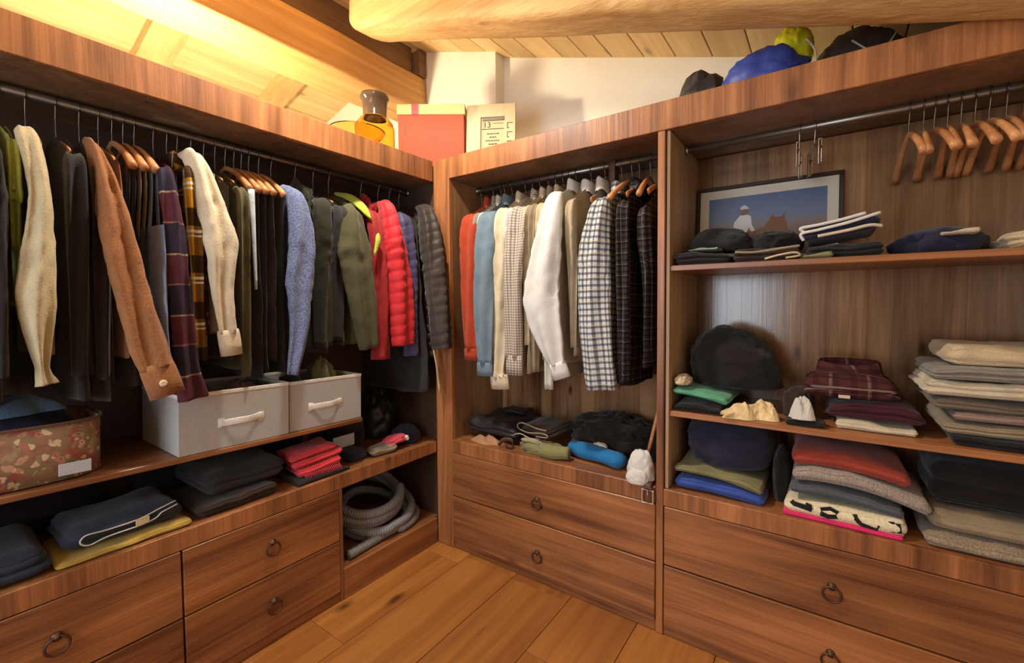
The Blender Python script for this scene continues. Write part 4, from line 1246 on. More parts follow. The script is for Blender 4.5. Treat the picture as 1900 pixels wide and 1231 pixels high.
for dx, dy, sd_, rz_, w in ((-0.02, -0.01, 61, 0.3, 0.16), (0.035, 0.012, 62, -0.7, 0.13)):
    part(gl, 'glove', xf(sheet(w, 0.085, 0.07, sd_, 12, 9, 0.8, 0.45), Matrix.Translation((dx, dy, 0)) @ Matrix.Rotation(rz_, 4, 'Z')), C['glove'], False)
    for k_ in range(4):
        a = rz_+math.pi*0.85+0.28*k_
        e = Vector((math.cos(a), math.sin(a), 0))
        part(gl, 'finger', tube([Vector((dx, dy, 0.02))+e*0.03, Vector((dx, dy, 0.014))+e*0.06, Vector((dx, dy, 0.009))+e*(0.075+0.008*(k_ % 2))], [0.011, 0.011, 0.006], [0.008, 0.007, 0.004], 6), C['glove'], False)
single('sweater', blob(0.050, 0.07, 0.105, 63, 0.12, 1.6, pw=0.8), C['darkbrown'], 'dark brown knitted bundle between the gloves and plaid shirt', 'sweater', G, loc=(1.612, 0.20, S2+0.002))
single('scarf', folded(0.11, 0.08, 0.022, 1, 9), C['black'], 'flat black scarf under the white handkerchief', 'scarf', G, loc=(1.635, 0.072, S2))
single('handkerchief', sheet(0.085, 0.06, 0.085, 66, 14, 12, 0.8, 0.5), P_white, 'white crumpled handkerchief in front of the brown bundle', 'handkerchief', G, loc=(1.628, 0.052, S2+0.024), smooth=False)
rfold('blanket', 'cream folded blanket under the wine red plaid shirt', 'blanket', 1.715, 1.925, S2, 0.030, C['cream'], G, layers=1, y0=0.075, d=0.28)
rfold('sweater', 'dark maroon sweater between the plaid shirt and cream blanket', 'sweater', 1.685, 1.945, S2+0.031, 0.060, C['maroon'], G, layers=2, y0=0.08, d=0.27, drape=0.02)
t = fold_t('shirt', 'wine red plaid flannel shirt folded with its collar up', 'shirt', (1.755, 0.205, S2+0.092), 0.0, 0.27, 0.24, 0.085, P_fold, G, 'folded_body', layers=2, seed=71, bulge=0.45)
part(t, 'collar', move(collar_geo(0.088, (0.075, 0.05), -1, 0.025, 0.03), (0.0, 0.03, 0.0)), P_fold, True)
part(t, 'label_tag', box(-0.03, 0.0, -0.1275, -0.1262, 0.006, 0.016), C['cream'])
z = S2
for i, (x0, h, m, lab, cat, ar) in enumerate((
        (1.985, 0.030, C['black'], 'black folded jumper lowest in the stack at the right', 'jumper', 0),
        (1.965, 0.040, C['taupe'], 'taupe folded sweater just above the black jumper', 'sweater', 0),
        (1.985, 0.026, fabric('cloth_rose_grey', srgb(150, 126, 112)), 'rose grey folded top in the right stack', 'top', 0),
        (1.945, 0.036, fabric('cloth_mouse', srgb(112, 98, 84)), 'mouse grey folded sweater under the cream fleece', 'sweater', 0),
        (1.925, 0.046, C['cream'], 'cream fleece in the middle of the right stack', 'fleece', 0),
        (1.93, 0.040, C['grey'], 'grey folded sweater above the cream fleece', 'sweater', 0),
        (1.975, 0.056, C['beige'], 'beige rumpled fleece on top of the right stack', 'fleece', 0))):
    rfold('fleece' if 'fleece' in lab else 'sweater', lab, cat, x0, 2.36, z+0.0005, h, m, 'stack of sweaters at the right end', layers=1 if i in (2, 6) else 2, y0=0.045, d=0.30, seed=80+i, bulge=0.05, wr=0.006 if i == 6 else 0.004)
    z += h+0.001

# ------------------------------------------------- right bay, counter (z 0.564)
S3 = 0.5645
G = 'folded clothes on the right counter'
rfold('sweater', 'royal blue folded sweater lowest beside the divider', 'sweater', 1.216, 1.53, S3, 0.046, C['blue'], G, layers=1, arch=0.006, tilt=-0.004, seed=90, y0=0.03)
rfold('sweater', 'olive green knit folded over the royal blue sweater', 'sweater', 1.216, 1.525, S3+0.050, 0.028, C['oliveknit'], G, layers=1, arch=0.014, tilt=-0.014, seed=91, y0=0.03, bulge=0.02)
single('fleece_jacket', blob(0.160, 0.17, 0.172, 95, 0.06, 1.4, pw=0.65), C['navy'], 'big dark navy fleece bundle filling the space under the shelf', 'fleece', G, loc=(1.385, 0.225, S3+0.096))
single('jumper', blob(0.028, 0.11, 0.175, 96, 0.08, 1.5, pw=0.7), C['black'], 'black jumper slumped between the blue and red stacks', 'jumper', G, loc=(1.562, 0.22, S3))
kn = thing('knit_sweater', 'cream knit sweater with black letters and hot pink edge', 'sweater', (1.742, 0.18, S3), -0.02, G)
part(kn, 'knit_body', folded(0.325, 0.30, 0.058, 1, 97, bulge=0.03, wr=0.003), heather('knit_cream', srgb(214, 200, 160), srgb(236, 226, 196), 160), True)
part(kn, 'pink_edge', move(folded(0.31, 0.30, 0.014, 1, 98, bulge=0.0, wr=0.001), (-0.006, -0.006, -0.0002)), fabric('knit_hot_pink', srgb(228, 52, 110), 0.95, 0.5, 180), True)
blk = fabric('knit_black_letter', srgb(34, 32, 36), 0.95, 0.5, 180)
def stroke(pts, w=0.0085):
    return tube([(a, -0.1540+0.028-math.sqrt(0.028**2-min(0.025, abs(b-0.029))**2), b) for a, b in pts], w, 0.003, 8, side=(0.4, 0, 1))
for nm, strokes in (('letter', [[(-0.135, 0.046), (-0.128, 0.040), (-0.095, 0.036), (-0.078, 0.033)], [(-0.096, 0.044), (-0.08, 0.040)]]),
                    ('letter', [[(-0.055, 0.026), (-0.052, 0.040), (-0.03, 0.046), (-0.012, 0.040), (-0.012, 0.028), (-0.035, 0.024), (-0.055, 0.028)]]),
                    ('letter', [[(0.03, 0.046), (0.034, 0.034), (0.05, 0.024), (0.085, 0.020), (0.09, 0.032)]]),
                    ('letter', [[(0.118, 0.048), (0.122, 0.018)], [(0.132, 0.046), (0.136, 0.020)]])):
    part(kn, nm, merge(*[stroke(catmull_2 if False else s_) for s_ in strokes]), blk, True)
rfold('sweater', 'slate grey folded sweater on the lettered knit', 'sweater', 1.595, 1.895, S3+0.060, 0.040, C['slate'], G, layers=1, arch=0.010, tilt=-0.010, seed=99, y0=0.035, bulge=0.04)
rfold('sweater', 'grey melange sweater sagging over the slate one', 'sweater', 1.600, 1.955, S3+0.092, 0.046, C['greyknit'], G, layers=1, arch=0.026, tilt=-0.018, seed=100, y0=0.035, bulge=0.05)
rfold('sweater', 'brick red folded sweater on top of the lettered stack', 'sweater', 1.600, 1.905, S3+0.148, 0.052, C['brick'], G, layers=1, arch=0.018, tilt=-0.010, seed=101, y0=0.05, bulge=0.08)
rfold('sweater', 'pale oatmeal sweater lowest at the right end of counter', 'sweater', 1.925, 2.37, S3, 0.044, C['beigeknit'], G, layers=1, seed=102, y0=0.028, wr=0.006)
rfold('sweater', 'brownish oatmeal sweater above the pale oatmeal one', 'sweater', 1.955, 2.37, S3+0.046, 0.048, C['taupe'], G, layers=1, seed=103, y0=0.05, wr=0.006)
rfold('fleece_jacket', 'near black fleece stacked behind the oatmeal sweaters', 'fleece', 1.96, 2.38, S3+0.098, 0.135, C['black'], G, layers=2, seed=104, y0=0.12, d=0.28)

# ------------------------------------------------- middle bay counter (z 0.565)
S4 = 0.5655
G = 'things lying on the middle counter'
single('cloth', sheet(0.22, 0.12, 0.034, 110), C['tan'], 'tan crumpled cloth under the black leather jacket', 'cloth', G, loc=(0.275, 0.085, S4))
lj = thing('leather_jacket', 'black leather jacket folded in the left corner of the counter', 'jacket', (0.295, 0.245, S4+0.030), 0.0, G)
part(lj, 'folded_body', folded(0.33, 0.32, 0.085, 2, 112, bulge=0.25, wr=0.006), C['leather'], True)
part(lj, 'collar', move(folded(0.16, 0.10, 0.03, 1, 113, wr=0.006), (0.02, 0.06, 0.080)), C['leather'], True)
jn = thing('jeans', 'black folded jeans with pale stitched edges', 'jeans', (0.560, 0.200, S4+0.062), -0.15, G)
part(jn, 'folded_body', folded(0.19, 0.22, 0.062, 2, 115, wr=0.005), C['darkbrown'], True)
piping(jn, [(0.09, -0.112, 0.050), (0.03, -0.116, 0.052), (-0.05, -0.116, 0.062), (-0.09, -0.112, 0.05), (-0.085, -0.114, 0.03), (-0.02, -0.118, 0.022), (0.05, -0.116, 0.032), (0.092, -0.112, 0.03), (0.09, -0.112, 0.018), (0.03, -0.116, 0.012)], C['taupe'], 0.003, 50)
piping(jn, [(-0.11, -0.122, -0.004), (-0.06, -0.126, 0.010), (0.0, -0.126, 0.0), (0.06, -0.124, -0.006), (0.09, -0.12, -0.02)], C['stone'], 0.003)
single('belt', tube(catmull([(0.40, 0.070, S4+0.012), (0.425, 0.045, S4+0.016), (0.455, 0.05, S4+0.012), (0.435, 0.075, S4+0.034), (0.40, 0.055, S4+0.036), (0.385, 0.035, S4+0.012)], 40), 0.010, 0.002, 8, side=(0, 0, 1)), C['brownleather'], 'brown leather belt coiled in front of the leather jacket', 'belt', G)
ol = thing('cargo_trousers', 'olive cargo trousers rolled up at the counter edge', 'trousers', (0.600, 0.100, S4), 0.0, G)
part(ol, 'roll', xf(blob(0.125, 0.055, 0.056, 118, 0.16, 1.8, crease=0.2), Matrix.Rotation(-0.06, 4, 'Z')), C['oliveknit'], True)
part(ol, 'rolled_leg', xf(tube(catmull([(0.02, -0.045, 0.032), (0.09, -0.05, 0.032), (0.155, -0.035, 0.032)], 12), [0.032]*13, [0.028]*13, 14, wob=0.35, seed=3), Matrix.Identity(4)), C['oliveknit'], True)
part(ol, 'pocket_flap', xf(folded(0.10, 0.05, 0.016, 1, 119), Matrix.Translation((-0.05, -0.015, 0.046))), C['stone'], True)
single('fur_coat', merge(blob(0.235, 0.12, 0.18, 121, 0.18, 3.0, 90, 50, pw=0.8, crease=0.2)), C['fur'], 'black fur bundle along the back of the middle counter', 'fur', G, loc=(0.88, 0.295, S4))
single('fleece', xf(tube(catmull([(-0.15, 0.03, 0.034), (-0.06, 0.012, 0.036), (0.03, -0.004, 0.034), (0.14, -0.03, 0.034)], 22), [0.020, 0.036]+[0.042]*19+[0.036, 0.022], [0.018, 0.030]+[0.033]*19+[0.028, 0.016], 18, side=(0, 1, 0), wob=0.22, seed=7), Matrix.Identity(4)), C['teal'], 'bright blue rolled fleece at the front of the counter', 'fleece', G, loc=(0.865, 0.125, S4+0.002))
single('sock', sheet(0.08, 0.05, 0.02, 123), C['white'], 'small white sock lying behind the blue fleece', 'sock', G, loc=(0.868, 0.150, S4+0.062))
wb = thing('cloth_bag', 'white cloth bag bunched over the counter edge by the divider', 'bag', (1.095, 0.035, S4+0.001), 0.1, G)
part(wb, 'bag_body', blob(0.055, 0.045, 0.125, 125, 0.10, 1.3, crease=0.10), C['white'], True)
part(wb, 'drooping_corner', xf(blob(0.044, 0.022, 0.06, 126, 0.10, 1.4, crease=0.10), Matrix.Translation((-0.006, -0.036, 0.0))), C['white'], True)
st = single('walking_stick', tube([(1.088, 0.075, S4+0.004), (1.125, 0.135, 0.80), (1.156, 0.185, 1.0)], 0.0075, None, 10), HANGW, 'thin wooden stick leaning against the divider', 'stick', None)
bl = thing('belt', 'dark leather belt hanging over the counter edge with square buckle', 'belt', (1.138, 0.0, S4), 0, G)
part(bl, 'strap', tube([(0.0, 0.12, 0.008), (0.0, 0.03, 0.010), (0, 0.0, 0.010), (0, -0.012, 0.004), (0, -0.013, -0.012)], 0.0135, 0.002, 8, side=(1, 0, 0)), C['brownleather'], True)
part(bl, 'strap_loop', box(-0.017, 0.017, -0.0185, -0.010, -0.008, 0.0, 0.001), C['brownleather'])
BUCKLE = plain('buckle_nickel', srgb(214, 204, 186), 0.3, 0.5)
bk = part(bl, 'buckle', tube([(-0.021, -0.014, -0.012), (0.021, -0.014, -0.012), (0.021, -0.014, -0.062), (-0.021, -0.014, -0.062)], 0.0036, None, 8, closed=True), BUCKLE)
mobj('prong', tube([(0, -0.015, -0.012), (0.001, -0.0175, -0.058)], 0.002, None, 6), METAL, bk, True)

# ------------------------------------------------- left shelf
def shelf_z(y): return 0.785-0.026*(y+1.478)/1.04+0.0005
tilt_l = math.atan(-0.026/1.04)
GREYBOX = heather('felt_grey', srgb(168, 164, 160), srgb(184, 180, 176), 300)
RIM = fabric('tape_white', srgb(224, 220, 212))
def storage_box(label, y0, y1, xf_, h, d, hy):
    yc = (y0+y1)/2; w = (y1-y0)/2
    t = thing('storage_box', label, 'box', (xf_, yc, shelf_z(yc)), 0, 'grey felt storage boxes', rot=(tilt_l, 0, 0))
    th = 0.006
    part(t, 'front_wall', box(-th, 0, -w, w, 0.001, h, 0.002), GREYBOX)
    part(t, 'rear_wall', box(-d, -d+th, -w, w, 0.001, h, 0.002), GREYBOX)
    for s in (-1, 1):
        part(t, 'side_wall', box(-d+th, -th, s*w-(th if s > 0 else 0), s*w+(th if s < 0 else 0), 0.001, h, 0.002), GREYBOX)
    part(t, 'bottom', box(-d+th, -th, -w+th, w-th, 0.001, 0.006), GREYBOX)
    rim = [box(-th-0.001, 0.0012, -w-0.001, w+0.001, h-0.010, h+0.002, 0.001), box(-d-0.001, -d+th+0.001, -w-0.001, w+0.001, h-0.010, h+0.002, 0.001),
           box(-d, 0, -w-0.0012, -w+th+0.001, h-0.010, h+0.002, 0.001), box(-d, 0, w-th-0.001, w+0.0012, h-0.010, h+0.002, 0.001)]
    part(t, 'rim_tape', merge(*rim), RIM)
    hd = part(t, 'handle', tube(catmull([(0.002, hy-0.068, h*0.44), (0.005, hy-0.05, h*0.44), (0.013, hy-0.02, h*0.45), (0.014, hy+0.02, h*0.45), (0.005, hy+0.05, h*0.46), (0.002, hy+0.068, h*0.46)], 20), 0.0125, 0.0016, 8, side=(0, 0, 1)), RIM, True)
    for s in (-1, 1):
        mobj('handle_patch', box(0.0005, 0.0026, hy+s*0.064-0.010, hy+s*0.064+0.010, h*0.45-0.016, h*0.45+0.016, 0.0008), RIM, hd)
    return t
storage_box('grey felt storage box nearest the floral box', -1.108, -0.757, -0.022, 0.198, 0.34, 0.01)
storage_box('grey felt storage box at the end of the left shelf', -0.750, -0.432, -0.030, 0.195, 0.34, -0.01)
G = 'clothes stuffed into the grey boxes'
for i, (x, y, rx, ry, rz_, m, lab) in enumerate((
        (-0.15, -1.01, 0.10, 0.068, 0.205, C['maroon'], 'dark maroon clothing filling the first grey box'),
        (-0.14, -0.855, 0.10, 0.062, 0.20, fabric('cloth_dusky_plum', srgb(96, 58, 52)), 'dusky brown clothing bulging from the first grey box'),
        (-0.14, -0.665, 0.10, 0.055, 0.20, C['charcoal'], 'dark grey clothing in the second grey box'),
        (-0.15, -0.525, 0.10, 0.060, 0.25, C['oliveknit'], 'khaki grey knit rising out of the second grey box'))):
    single('clothing', blob(rx, ry, rz_, 130+i, 0.18, 2.4), m, lab, 'clothing', G, loc=(x-0.04, y, shelf_z(y)+0.011))

def floral():
    t = NT('floral_print')
    co = t.coord('Object')
    wv = t.n('ShaderNodeVectorMath', operation='ADD')
    nz_ = t.n('ShaderNodeTexNoise'); nz_.inputs['Scale'].default_value = 26.0; t.l(co, nz_.inputs['Vector'])
    sc = t.n('ShaderNodeVectorMath', operation='SCALE'); sc.inputs['Scale'].default_value = 0.05
    t.l(nz_.outputs['Color'], sc.inputs[0]); t.l(co, wv.inputs[0]); t.l(sc.outputs[0], wv.inputs[1])
    vo = t.n('ShaderNodeTexVoronoi'); vo.inputs['Scale'].default_value = 42.0; t.l(wv.outputs[0], vo.inputs['Vector'])
    n1 = t.noise(wv.outputs[0], 14.0, 3.0)
    base = t.ramp(n1, [(0.30, srgb(128, 84, 72)), (0.42, srgb(158, 118, 92)), (0.50, srgb(136, 126, 88)), (0.56, srgb(166, 86, 80)), (0.68, srgb(130, 88, 78))])
    pet = t.ramp(vo.outputs['Distance'], [(0.36, (1, 1, 1, 1)), (0.44, (0, 0, 0, 1))])
    sepc = t.n('ShaderNodeSeparateColor'); t.l(vo.outputs['Color'], sepc.inputs[0])
    pc = t.ramp(sepc.outputs[0], [(0.0, srgb(212, 190, 150)), (0.4, srgb(216, 198, 160)), (0.5, srgb(178, 112, 98)), (0.75, srgb(198, 158, 130)), (0.9, srgb(150, 140, 100))])
    ctr = t.ramp(vo.outputs['Distance'], [(0.07, (1, 1, 1, 1)), (0.11, (0, 0, 0, 1))])
    col = t.mix(pet, base, pc)
    col = t.mix(ctr, col, srgb(92, 44, 36))
    t.l(col, t.b.inputs['Base Color'])
    t.set(Roughness=0.85)
    t.bump(t.noise(co, 200.0), 0.2, 0.002)
    return t.m
fb = thing('floral_box', 'floral fabric covered box with rounded end on the left shelf', 'box', (-0.20, -1.47, shelf_z(-1.45)+0.004), 0, rot=(tilt_l, 0, 0))
def oval(rx, ry, n=40, pw=0.55):
    out = []
    for i in range(n):
        a = 2*math.pi*i/n
        out.append((rx*math.copysign(abs(math.cos(a))**pw, math.cos(a)), ry*math.copysign(abs(math.sin(a))**pw, math.sin(a))))
    return out
def shell(rx, ry, h, th=0.008):
    o, i_ = oval(rx, ry), oval(rx-th, ry-th)
    secs = [[Vector((x, y, 0)) for x, y in o], [Vector((x, y, h*0.5)) for x, y in o], [Vector((x, y, h)) for x, y in o], [Vector((x, y, h)) for x, y in i_], [Vector((x, y, 0.01)) for x, y in i_]]
    return sweep(secs)
part(fb, 'box_wall', shell(0.155, 0.205, 0.155), floral(), True)
part(fb, 'rim_cord', tube([(x*1.01, y*1.01, 0.156) for x, y in oval(0.155, 0.205, 60)], 0.004, None, 6, closed=True), fabric('cord_brown', srgb(110, 70, 56)), True)
part(fb, 'paper_label', box(0.1525, 0.1565, 0.10, 0.165, 0.012, 0.045, 0.0005), plain('label_paper', srgb(190, 192, 196), 0.8))
G = 'clothes piled in the floral box'
single('sweater', blob(0.12, 0.17, 0.195, 140, 0.10, 1.8), C['navy'], 'dark navy clothes heaped in the floral box', 'sweater', G, loc=(-0.20, -1.46, shelf_z(-1.45)+0.018))
single('scarf', sheet(0.12, 0.22, 0.06, 141), C['denim2'], 'blue denim scarf on top of the floral box pile', 'scarf', G, loc=(-0.115, -1.44, shelf_z(-1.45)+0.190))

# ------------------------------------------------- left counter (z 0.545)
S5 = 0.5465
G = 'folded clothes on the left counter'
lfold('jeans', 'faded dark jeans folded at the far left of the counter', 'jeans', -1.66, -1.39, S5, 0.085, C['denim'], G, layers=2, seed=150, xf_=-0.022)
single('jacket', blob(0.060, 0.15, 0.17, 151, 0.12, 1.8), C['black'], 'black jacket heaped behind the faded jeans', 'jacket', G, loc=(-0.395, -1.35, S5))
lfold('towel', 'mustard yellow cloth under the outlined jeans', 'towel', -1.378, -1.082, S5, 0.024, C['yellow'], G, layers=1, seed=152, xf_=-0.018, d=0.24)
je = thing('jeans', 'dark jeans on the mustard cloth with white stitched outline', 'jeans', (-0.16, -1.228, S5+0.025), math.pi/2, G)
part(je, 'folded_body', folded(0.27, 0.24, 0.070, 2, 153, bulge=0.10, groove=0.006), C['denim'], True)
piping(je, [(0.115, -0.118, 0.064), (0.07, -0.124, 0.056), (0.02, -0.126, 0.044), (-0.05, -0.126, 0.042), (-0.095, -0.124, 0.044), (-0.108, -0.124, 0.028), (-0.09, -0.125, 0.014), (-0.05, -0.126, 0.022), (0.02, -0.126, 0.024), (0.06, -0.125, 0.03), (0.075, -0.125, 0.042), (0.09, -0.124, 0.046), (0.118, -0.120, 0.052)], C['ltgrey'], 0.0022, 60, 'white_stitching')
part(je, 'waist_label', box(0.012, 0.045, -0.1285, -0.1265, 0.026, 0.046, 0.0004), C['beige'])
lfold('sweater', 'dark grey sweater folded under the shelf beside the red scarf', 'sweater', -1.03, -0.745, S5+0.052, 0.085, C['charcoal'], G, layers=2, seed=154, xf_=-0.06)
lfold('trousers', 'brown folded trousers below the dark grey sweater', 'trousers', -1.055, -0.80, S5, 0.050, C['darkbrown'], G, layers=2, seed=155, xf_=-0.03)
rs = thing('scarf', 'coral red wool scarf folded in three with fringe', 'scarf', (-0.115, -0.622, S5+0.030), math.pi/2-0.12, G)
for i, (w, z_, dx) in enumerate(((0.19, 0.0, 0.012), (0.205, 0.036, 0.006), (0.20, 0.066, -0.012))):
    part(rs, 'fold', move(folded(w, 0.16, 0.036-0.004*i, 1, 160+i, wr=0.004, tilt=0.010), (dx, 0.006*i, z_)), C['scarf'], True)
fr_ = []
for i in range(22):
    x = -0.06+0.007*i
    fr_.append(tube([(x, -0.076, 0.006+0.004*(x/0.1)), (x+0.004, -0.086, -0.002), (x+0.006, -0.088, -0.014)], 0.0017, None, 5))
o = part(rs, 'fringe', merge(*fr_), C['scarf'], True); o['kind'] = 'stuff'
lfold('sweater', 'black jumper under the coral red scarf', 'jumper', -0.735, -0.49, S5, 0.017, C['black'], G, layers=1, seed=165, xf_=-0.024, d=0.26)
single('jumper', blob(0.075, 0.11, 0.165, 166, 0.10, 1.8), C['black'], 'black jumper heap behind the coral red scarf', 'jumper', G, loc=(-0.375, -0.62, S5))
single('small_box', box(-0.004, 0.004, -0.055, 0.055, 0, 0.055, 0.001), plain('card_white', srgb(196, 204, 214), 0.6), 'small white patterned box under the shelf end', 'box', G, loc=(-0.185, -0.42, S5+0.046), smooth=False)
single('folded_cloth', folded(0.13, 0.11, 0.045, 1, 167), C['navy'], 'dark navy cloth below the small white patterned box', 'cloth', G, loc=(-0.135, -0.415, S5))
kh = thing('knit_hat', 'speckled grey knit hat with pink crown near the corner', 'hat', (-0.085, -0.285, S5), math.pi/2-0.1, G)
part(kh, 'brim', folded(0.13, 0.10, 0.055, 1, 168, wr=0.006), C['beigeknit'], True)
part(kh, 'crown', xf(blob(0.062, 0.04, 0.034, 169, 0.2), Matrix.Translation((0.075, 0.0, 0.035))), fabric('knit_pink', srgb(220, 82, 100)), True)
part(kh, 'pompom', xf(blob(0.014, 0.014, 0.024, 170, 0.3), Matrix.Translation((0.128, -0.02, 0.035))), C['white'], True)
single('sweater', blob(0.075, 0.075, 0.085, 171, 0.10, 2.0), C['navy'], 'dark navy sweater beside the knit hat at the corner post', 'sweater', G, loc=(-0.135, -0.095, S5))
single('leather_bag', blob(0.10, 0.10, 0.25, 172, 0.14, 2.0, crease=0.2), C['leather'], 'shiny black leather bag slumped under the long raincoat', 'bag', G, loc=(-0.35, -0.105, S5))
single('jumper', blob(0.10, 0.085, 0.30, 173, 0.10, 1.8, crease=0.2), C['black2'], 'brown black jumper heap beside the end of the left shelf', 'jumper', G, loc=(-0.34, -0.312, S5))
single('jumper', blob(0.045, 0.13, 0.17, 174, 0.12, 1.8, crease=0.15), C['black'], 'black jumper stuffed deep under the left shelf behind the jeans', 'jumper', G, loc=(-0.42, -1.0, S5))

# hose coil in the niche
HOSE = NT('hose_grey')
_uv = HOSE.n('ShaderNodeSeparateXYZ'); HOSE.l(HOSE.coord('UV'), _uv.inputs[0])
_w = HOSE.math('PINGPONG', HOSE.math('MULTIPLY', _uv.outputs[1], 190.0), 1.0)
HOSE.l(HOSE.ramp(_w, [(0.0, srgb(112, 116, 124)), (0.7, srgb(146, 150, 158))]), HOSE.b.inputs['Base Color'])
HOSE.set(Roughness=0.45); HOSE.bump(_w, 0.4, 0.004)
P = []
turns = 5.2
for i in range(int(turns*28)+1):
    a = 2*math.pi*i/28
    f = i/(turns*28)
    r = 0.165+0.018*math.sin(3.1*f*6)+0.012*math.cos(a*0.37)
    cx, cy = -0.225+0.02*math.sin(f*7), -0.265+0.055*(1-f)-0.03*f
    zc = 0.165+0.195*f
    x = cx+r*math.cos(a); y = cy+(r+0.012)*math.sin(a)
    x = max(-0.44, min(-0.045, x)); y = max(-0.52, min(-0.02, y))
    P.append(Vector((x, y, max(0.152, zc-0.10*(x-cx)/0.18*(0.5+0.5*f)+0.012*math.sin(a*2+1)))))
P = [Vector((-0.05, -0.50, 0.152)), Vector((-0.06, -0.36, 0.152)), Vector((-0.07, -0.22, 0.153))]+P
single('vacuum_hose', tube(catmull(P, 620), 0.021, None, 12), HOSE.m, 'grey corrugated vacuum hose coiled in the open niche', 'hose')

# ------------------------------------------------- on top of the wardrobes (z 1.985)
S6 = 1.9855
AMB = NT('amber_glass'); AMB.set(Base_Color=srgb(255, 216, 124), Roughness=0.03, Transmission_Weight=1.0, IOR=1.3); AMB = AMB.m
SMOKE = NT('smoky_glass'); SMOKE.set(Base_Color=srgb(92, 72, 56), Roughness=0.08, Transmission_Weight=0.3, IOR=1.4); SMOKE = SMOKE.m
bt = thing('glass_jar', 'big amber glass jar with dark flared neck', 'jar', (-0.295, -0.125, S6))
part(bt, 'jar_body', lathe([(0.0, 0.0), (0.085, 0.0), (0.098, 0.012), (0.100, 0.05), (0.100, 0.195), (0.094, 0.225), (0.075, 0.252), (0.06, 0.262), (0.053, 0.262), (0.07, 0.246), (0.088, 0.222), (0.094, 0.195), (0.094, 0.05), (0.090, 0.016), (0.0, 0.012)], 48), AMB, True)
part(bt, 'jar_neck', lathe([(0.060, 0.2625), (0.060, 0.285), (0.063, 0.345), (0.071, 0.352), (0.074, 0.366), (0.070, 0.376), (0.058, 0.378), (0.052, 0.37), (0.052, 0.30), (0.052, 0.2625)], 40), SMOKE, True)
single('glass_bowl', lathe([(0.0, 0.0), (0.05, 0.0), (0.055, 0.006), (0.09, 0.05), (0.124, 0.095), (0.127, 0.099), (0.120, 0.097), (0.085, 0.056), (0.05, 0.014), (0.0, 0.010)], 48), AMB, 'shallow amber glass bowl in front of the amber jar', 'bowl', None, loc=(-0.165, -0.325, S6))
rb_ = thing('gift_box', 'red cardboard box with cream lid and red ribbon', 'box', (-0.068, 0.055, S6), -YAW)
RED = plain('card_red', srgb(186, 70, 38), 0.7, bump=0.1)
part(rb_, 'box_body', box(-0.176, 0.176, 0.004, 0.215, 0, 0.310, 0.002), RED)
part(rb_, 'lid', box(-0.182, 0.182, 0.0, 0.220, 0.288, 0.342, 0.002), plain('card_cream', srgb(212, 186, 124), 0.7))
part(rb_, 'ribbon', merge(box(-0.102, -0.064, -0.001, 0.0, 0.288, 0.3425), box(-0.102, -0.064, -0.001, 0.221, 0.3422, 0.3432)), plain('ribbon_red', srgb(164, 44, 46), 0.5))
cal = thing('calendar_block', 'cream wooden perpetual calendar reading 13 beside the red box', 'calendar', (0.205, 0.215, S6+0.003), -YAW-0.05, rot=(math.radians(-6), 0, -YAW-0.12))
CREAM = plain('calendar_cream', srgb(200, 180, 142), 0.7, bump=0.1)
INK = plain('ink_dark', srgb(70, 60, 48), 0.8)
cw, chh = 0.132, 0.345
part(cal, 'frame_front', merge(box(-cw, -0.055, 0, 0.018, 0, chh, 0.001), box(0.075, cw, 0, 0.018, 0, chh, 0.001), box(-0.055, 0.075, 0, 0.018, 0, 0.085), box(-0.055, 0.075, 0, 0.018, 0.275, chh)), CREAM)
part(cal, 'paper_sheet', box(-0.055, 0.075, 0.008, 0.017, 0.085, 0.275), plain('paper_cream', srgb(190, 172, 134), 0.8))
part(cal, 'top_clip', box(-0.045, 0.072, 0.002, 0.0079, 0.257, 0.272), plain('clip_grey', srgb(110, 104, 96), 0.5))
def text_mesh(body, size):
    cu = bpy.data.curves.new('txt', 'FONT'); cu.body = body; cu.size = size; cu.extrude = 0.0004; cu.align_x = 'CENTER'
    o = bpy.data.objects.new('txt', cu); COL.objects.link(o)
    bpy.context.view_layer.update()
    me = bpy.data.meshes.new_from_object(o)
    V = [tuple(v.co) for v in me.vertices]; F = [tuple(p.vertices) for p in me.polygons]
    bpy.data.objects.remove(o); bpy.data.meshes.remove(me)
    return V, F
def onface(geo, x, z, y):
    return ([(x+v[0], y-v[2], z+v[1]) for v in geo[0]], geo[1])
part(cal, 'day_number', onface(text_mesh('13', 0.044), -0.022, 0.220, 0.0072), INK)
part(cal, 'rule_line', merge(box(-0.05, 0.07, 0.0070, 0.0078, 0.209, 0.213), box(0.01, 0.065, 0.0070, 0.0078, 0.240, 0.2425)), INK)
rr_ = random.Random(2)
for i, (w, zz) in enumerate(((0.032, 0.182), (0.018, 0.163), (0.038, 0.144), (0.022, 0.125))):
    x = 0.01-w; bars = []
    while x < 0.01+w:
        l = rr_.uniform(0.006, 0.014)
        bars.append(box(x, min(x+l, 0.012+w), 0.0072, 0.0078, zz, zz+0.006)); x += l+0.003
    part(cal, 'text_row', merge(*bars), INK)
for zz in (0.235, 0.185, 0.135):
    part(cal, 'side_bracket_mark', merge(box(0.088, 0.092, -0.0008, 0.0, zz-0.028, zz+0.004), box(0.092, 0.118, -0.0008, 0.0, zz, zz+0.004), box(0.092, 0.100, -0.0008, 0.0, zz-0.028, zz-0.024)), INK)
single('paper_box', box(-0.04, 0.04, -0.03, 0.03, 0, 0.07, 0.002), CREAM, 'small cream box beside the perpetual calendar', 'box', None, loc=(0.345, 0.36, S6), rz=0.5, smooth=False)
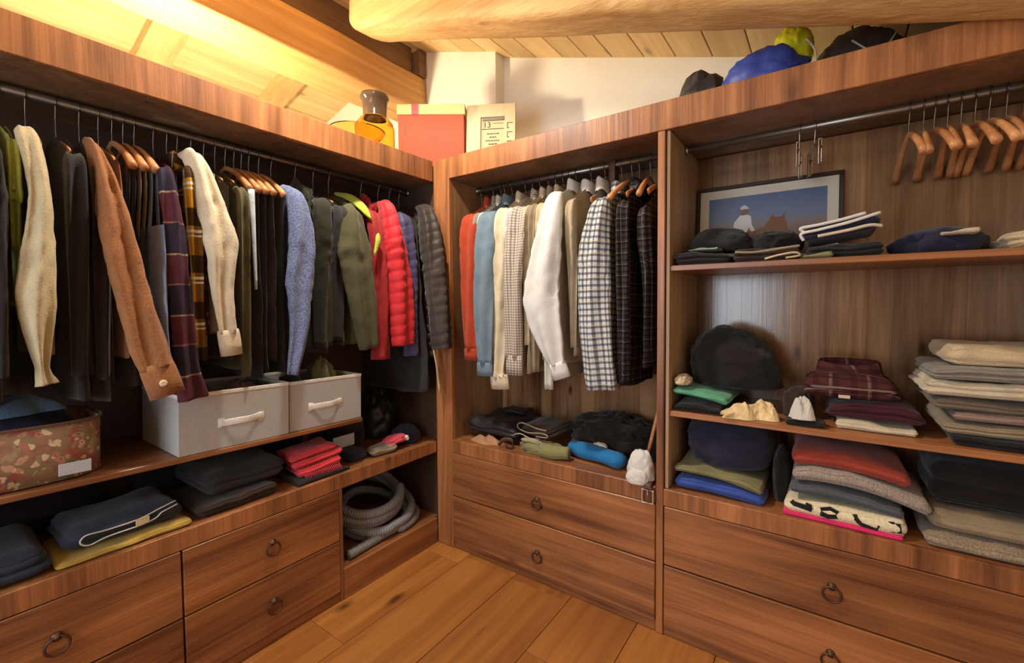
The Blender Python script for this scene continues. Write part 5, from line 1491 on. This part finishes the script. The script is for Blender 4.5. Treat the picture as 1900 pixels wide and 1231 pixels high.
# bags on the right
BLKBAG = plain('bag_black_nylon', srgb(40, 36, 34), 0.45, bump=0.3, sc=40)
bb = thing('black_bag', 'crumpled black bag on the wardrobe top beside the blue bag', 'bag', (1.262, 0.235, S6), 0.0, 'bags on top of the wardrobe')
part(bb, 'bag_body', xf(blob(0.085, 0.075, 0.20, 180, 0.26, 1.5, 16, 9, crease=0.25, pw=0.8), Matrix.Translation((0.0, 0, 0))), BLKBAG, False)
part(bb, 'flap', xf(blob(0.06, 0.05, 0.09, 181, 0.3, 1.6, 14, 8, crease=0.25), Matrix.Translation((-0.065, -0.02, 0))), BLKBAG, False)
single('blue_bag', blob(0.138, 0.075, 0.165, 182, 0.10, 2.0, crease=0.12), plain('bag_blue_nylon', srgb(48, 62, 138), 0.5, bump=0.5, sc=30), 'bright blue nylon bag between black and grey bags', 'bag', 'bags on top of the wardrobe', loc=(1.492, 0.145, S6))
yb_ = thing('yellow_bag', 'neon yellow stuff sack on top of the blue bag', 'bag', (1.578, 0.185, S6+0.108), 0, 'bags on top of the wardrobe')
part(yb_, 'sack', xf(blob(0.060, 0.055, 0.125, 185, 0.12, 2.0, crease=0.16, pw=0.8), Matrix.Translation((0, 0, 0.0))), plain('bag_neon_yellow', srgb(206, 200, 30), 0.6, bump=0.3, sc=40), True)
part(yb_, 'draw_cord', tube(catmull([(0.04, -0.045, 0.05), (0.065, -0.06, 0.0), (0.07, -0.07, -0.05)], 10), 0.004, None, 6), C['stone'], True)
bp_ = thing('backpack', 'dark grey backpack with cord under the log beam', 'backpack', (1.765, 0.33, S6), 0, 'bags on top of the wardrobe')
part(bp_, 'pack_body', blob(0.140, 0.095, 0.232, 187, 0.10, 2.0), plain('pack_grey', srgb(62, 54, 50), 0.7, bump=0.3, sc=60), True)
part(bp_, 'cord', tube(catmull([(-0.02, -0.085, 0.16), (0.02, -0.105, 0.11), (0.055, -0.10, 0.085), (0.085, -0.09, 0.13), (0.10, -0.07, 0.16)], 20), 0.003, None, 6), C['ltgrey'], True)
single('duffel_bag', blob(0.14, 0.10, 0.13, 189, 0.12, 2.0), plain('bag_plum', srgb(46, 34, 36), 0.7), 'plum black duffel bag at the right end of the wardrobe top', 'bag', 'bags on top of the wardrobe', loc=(2.08, 0.30, S6))
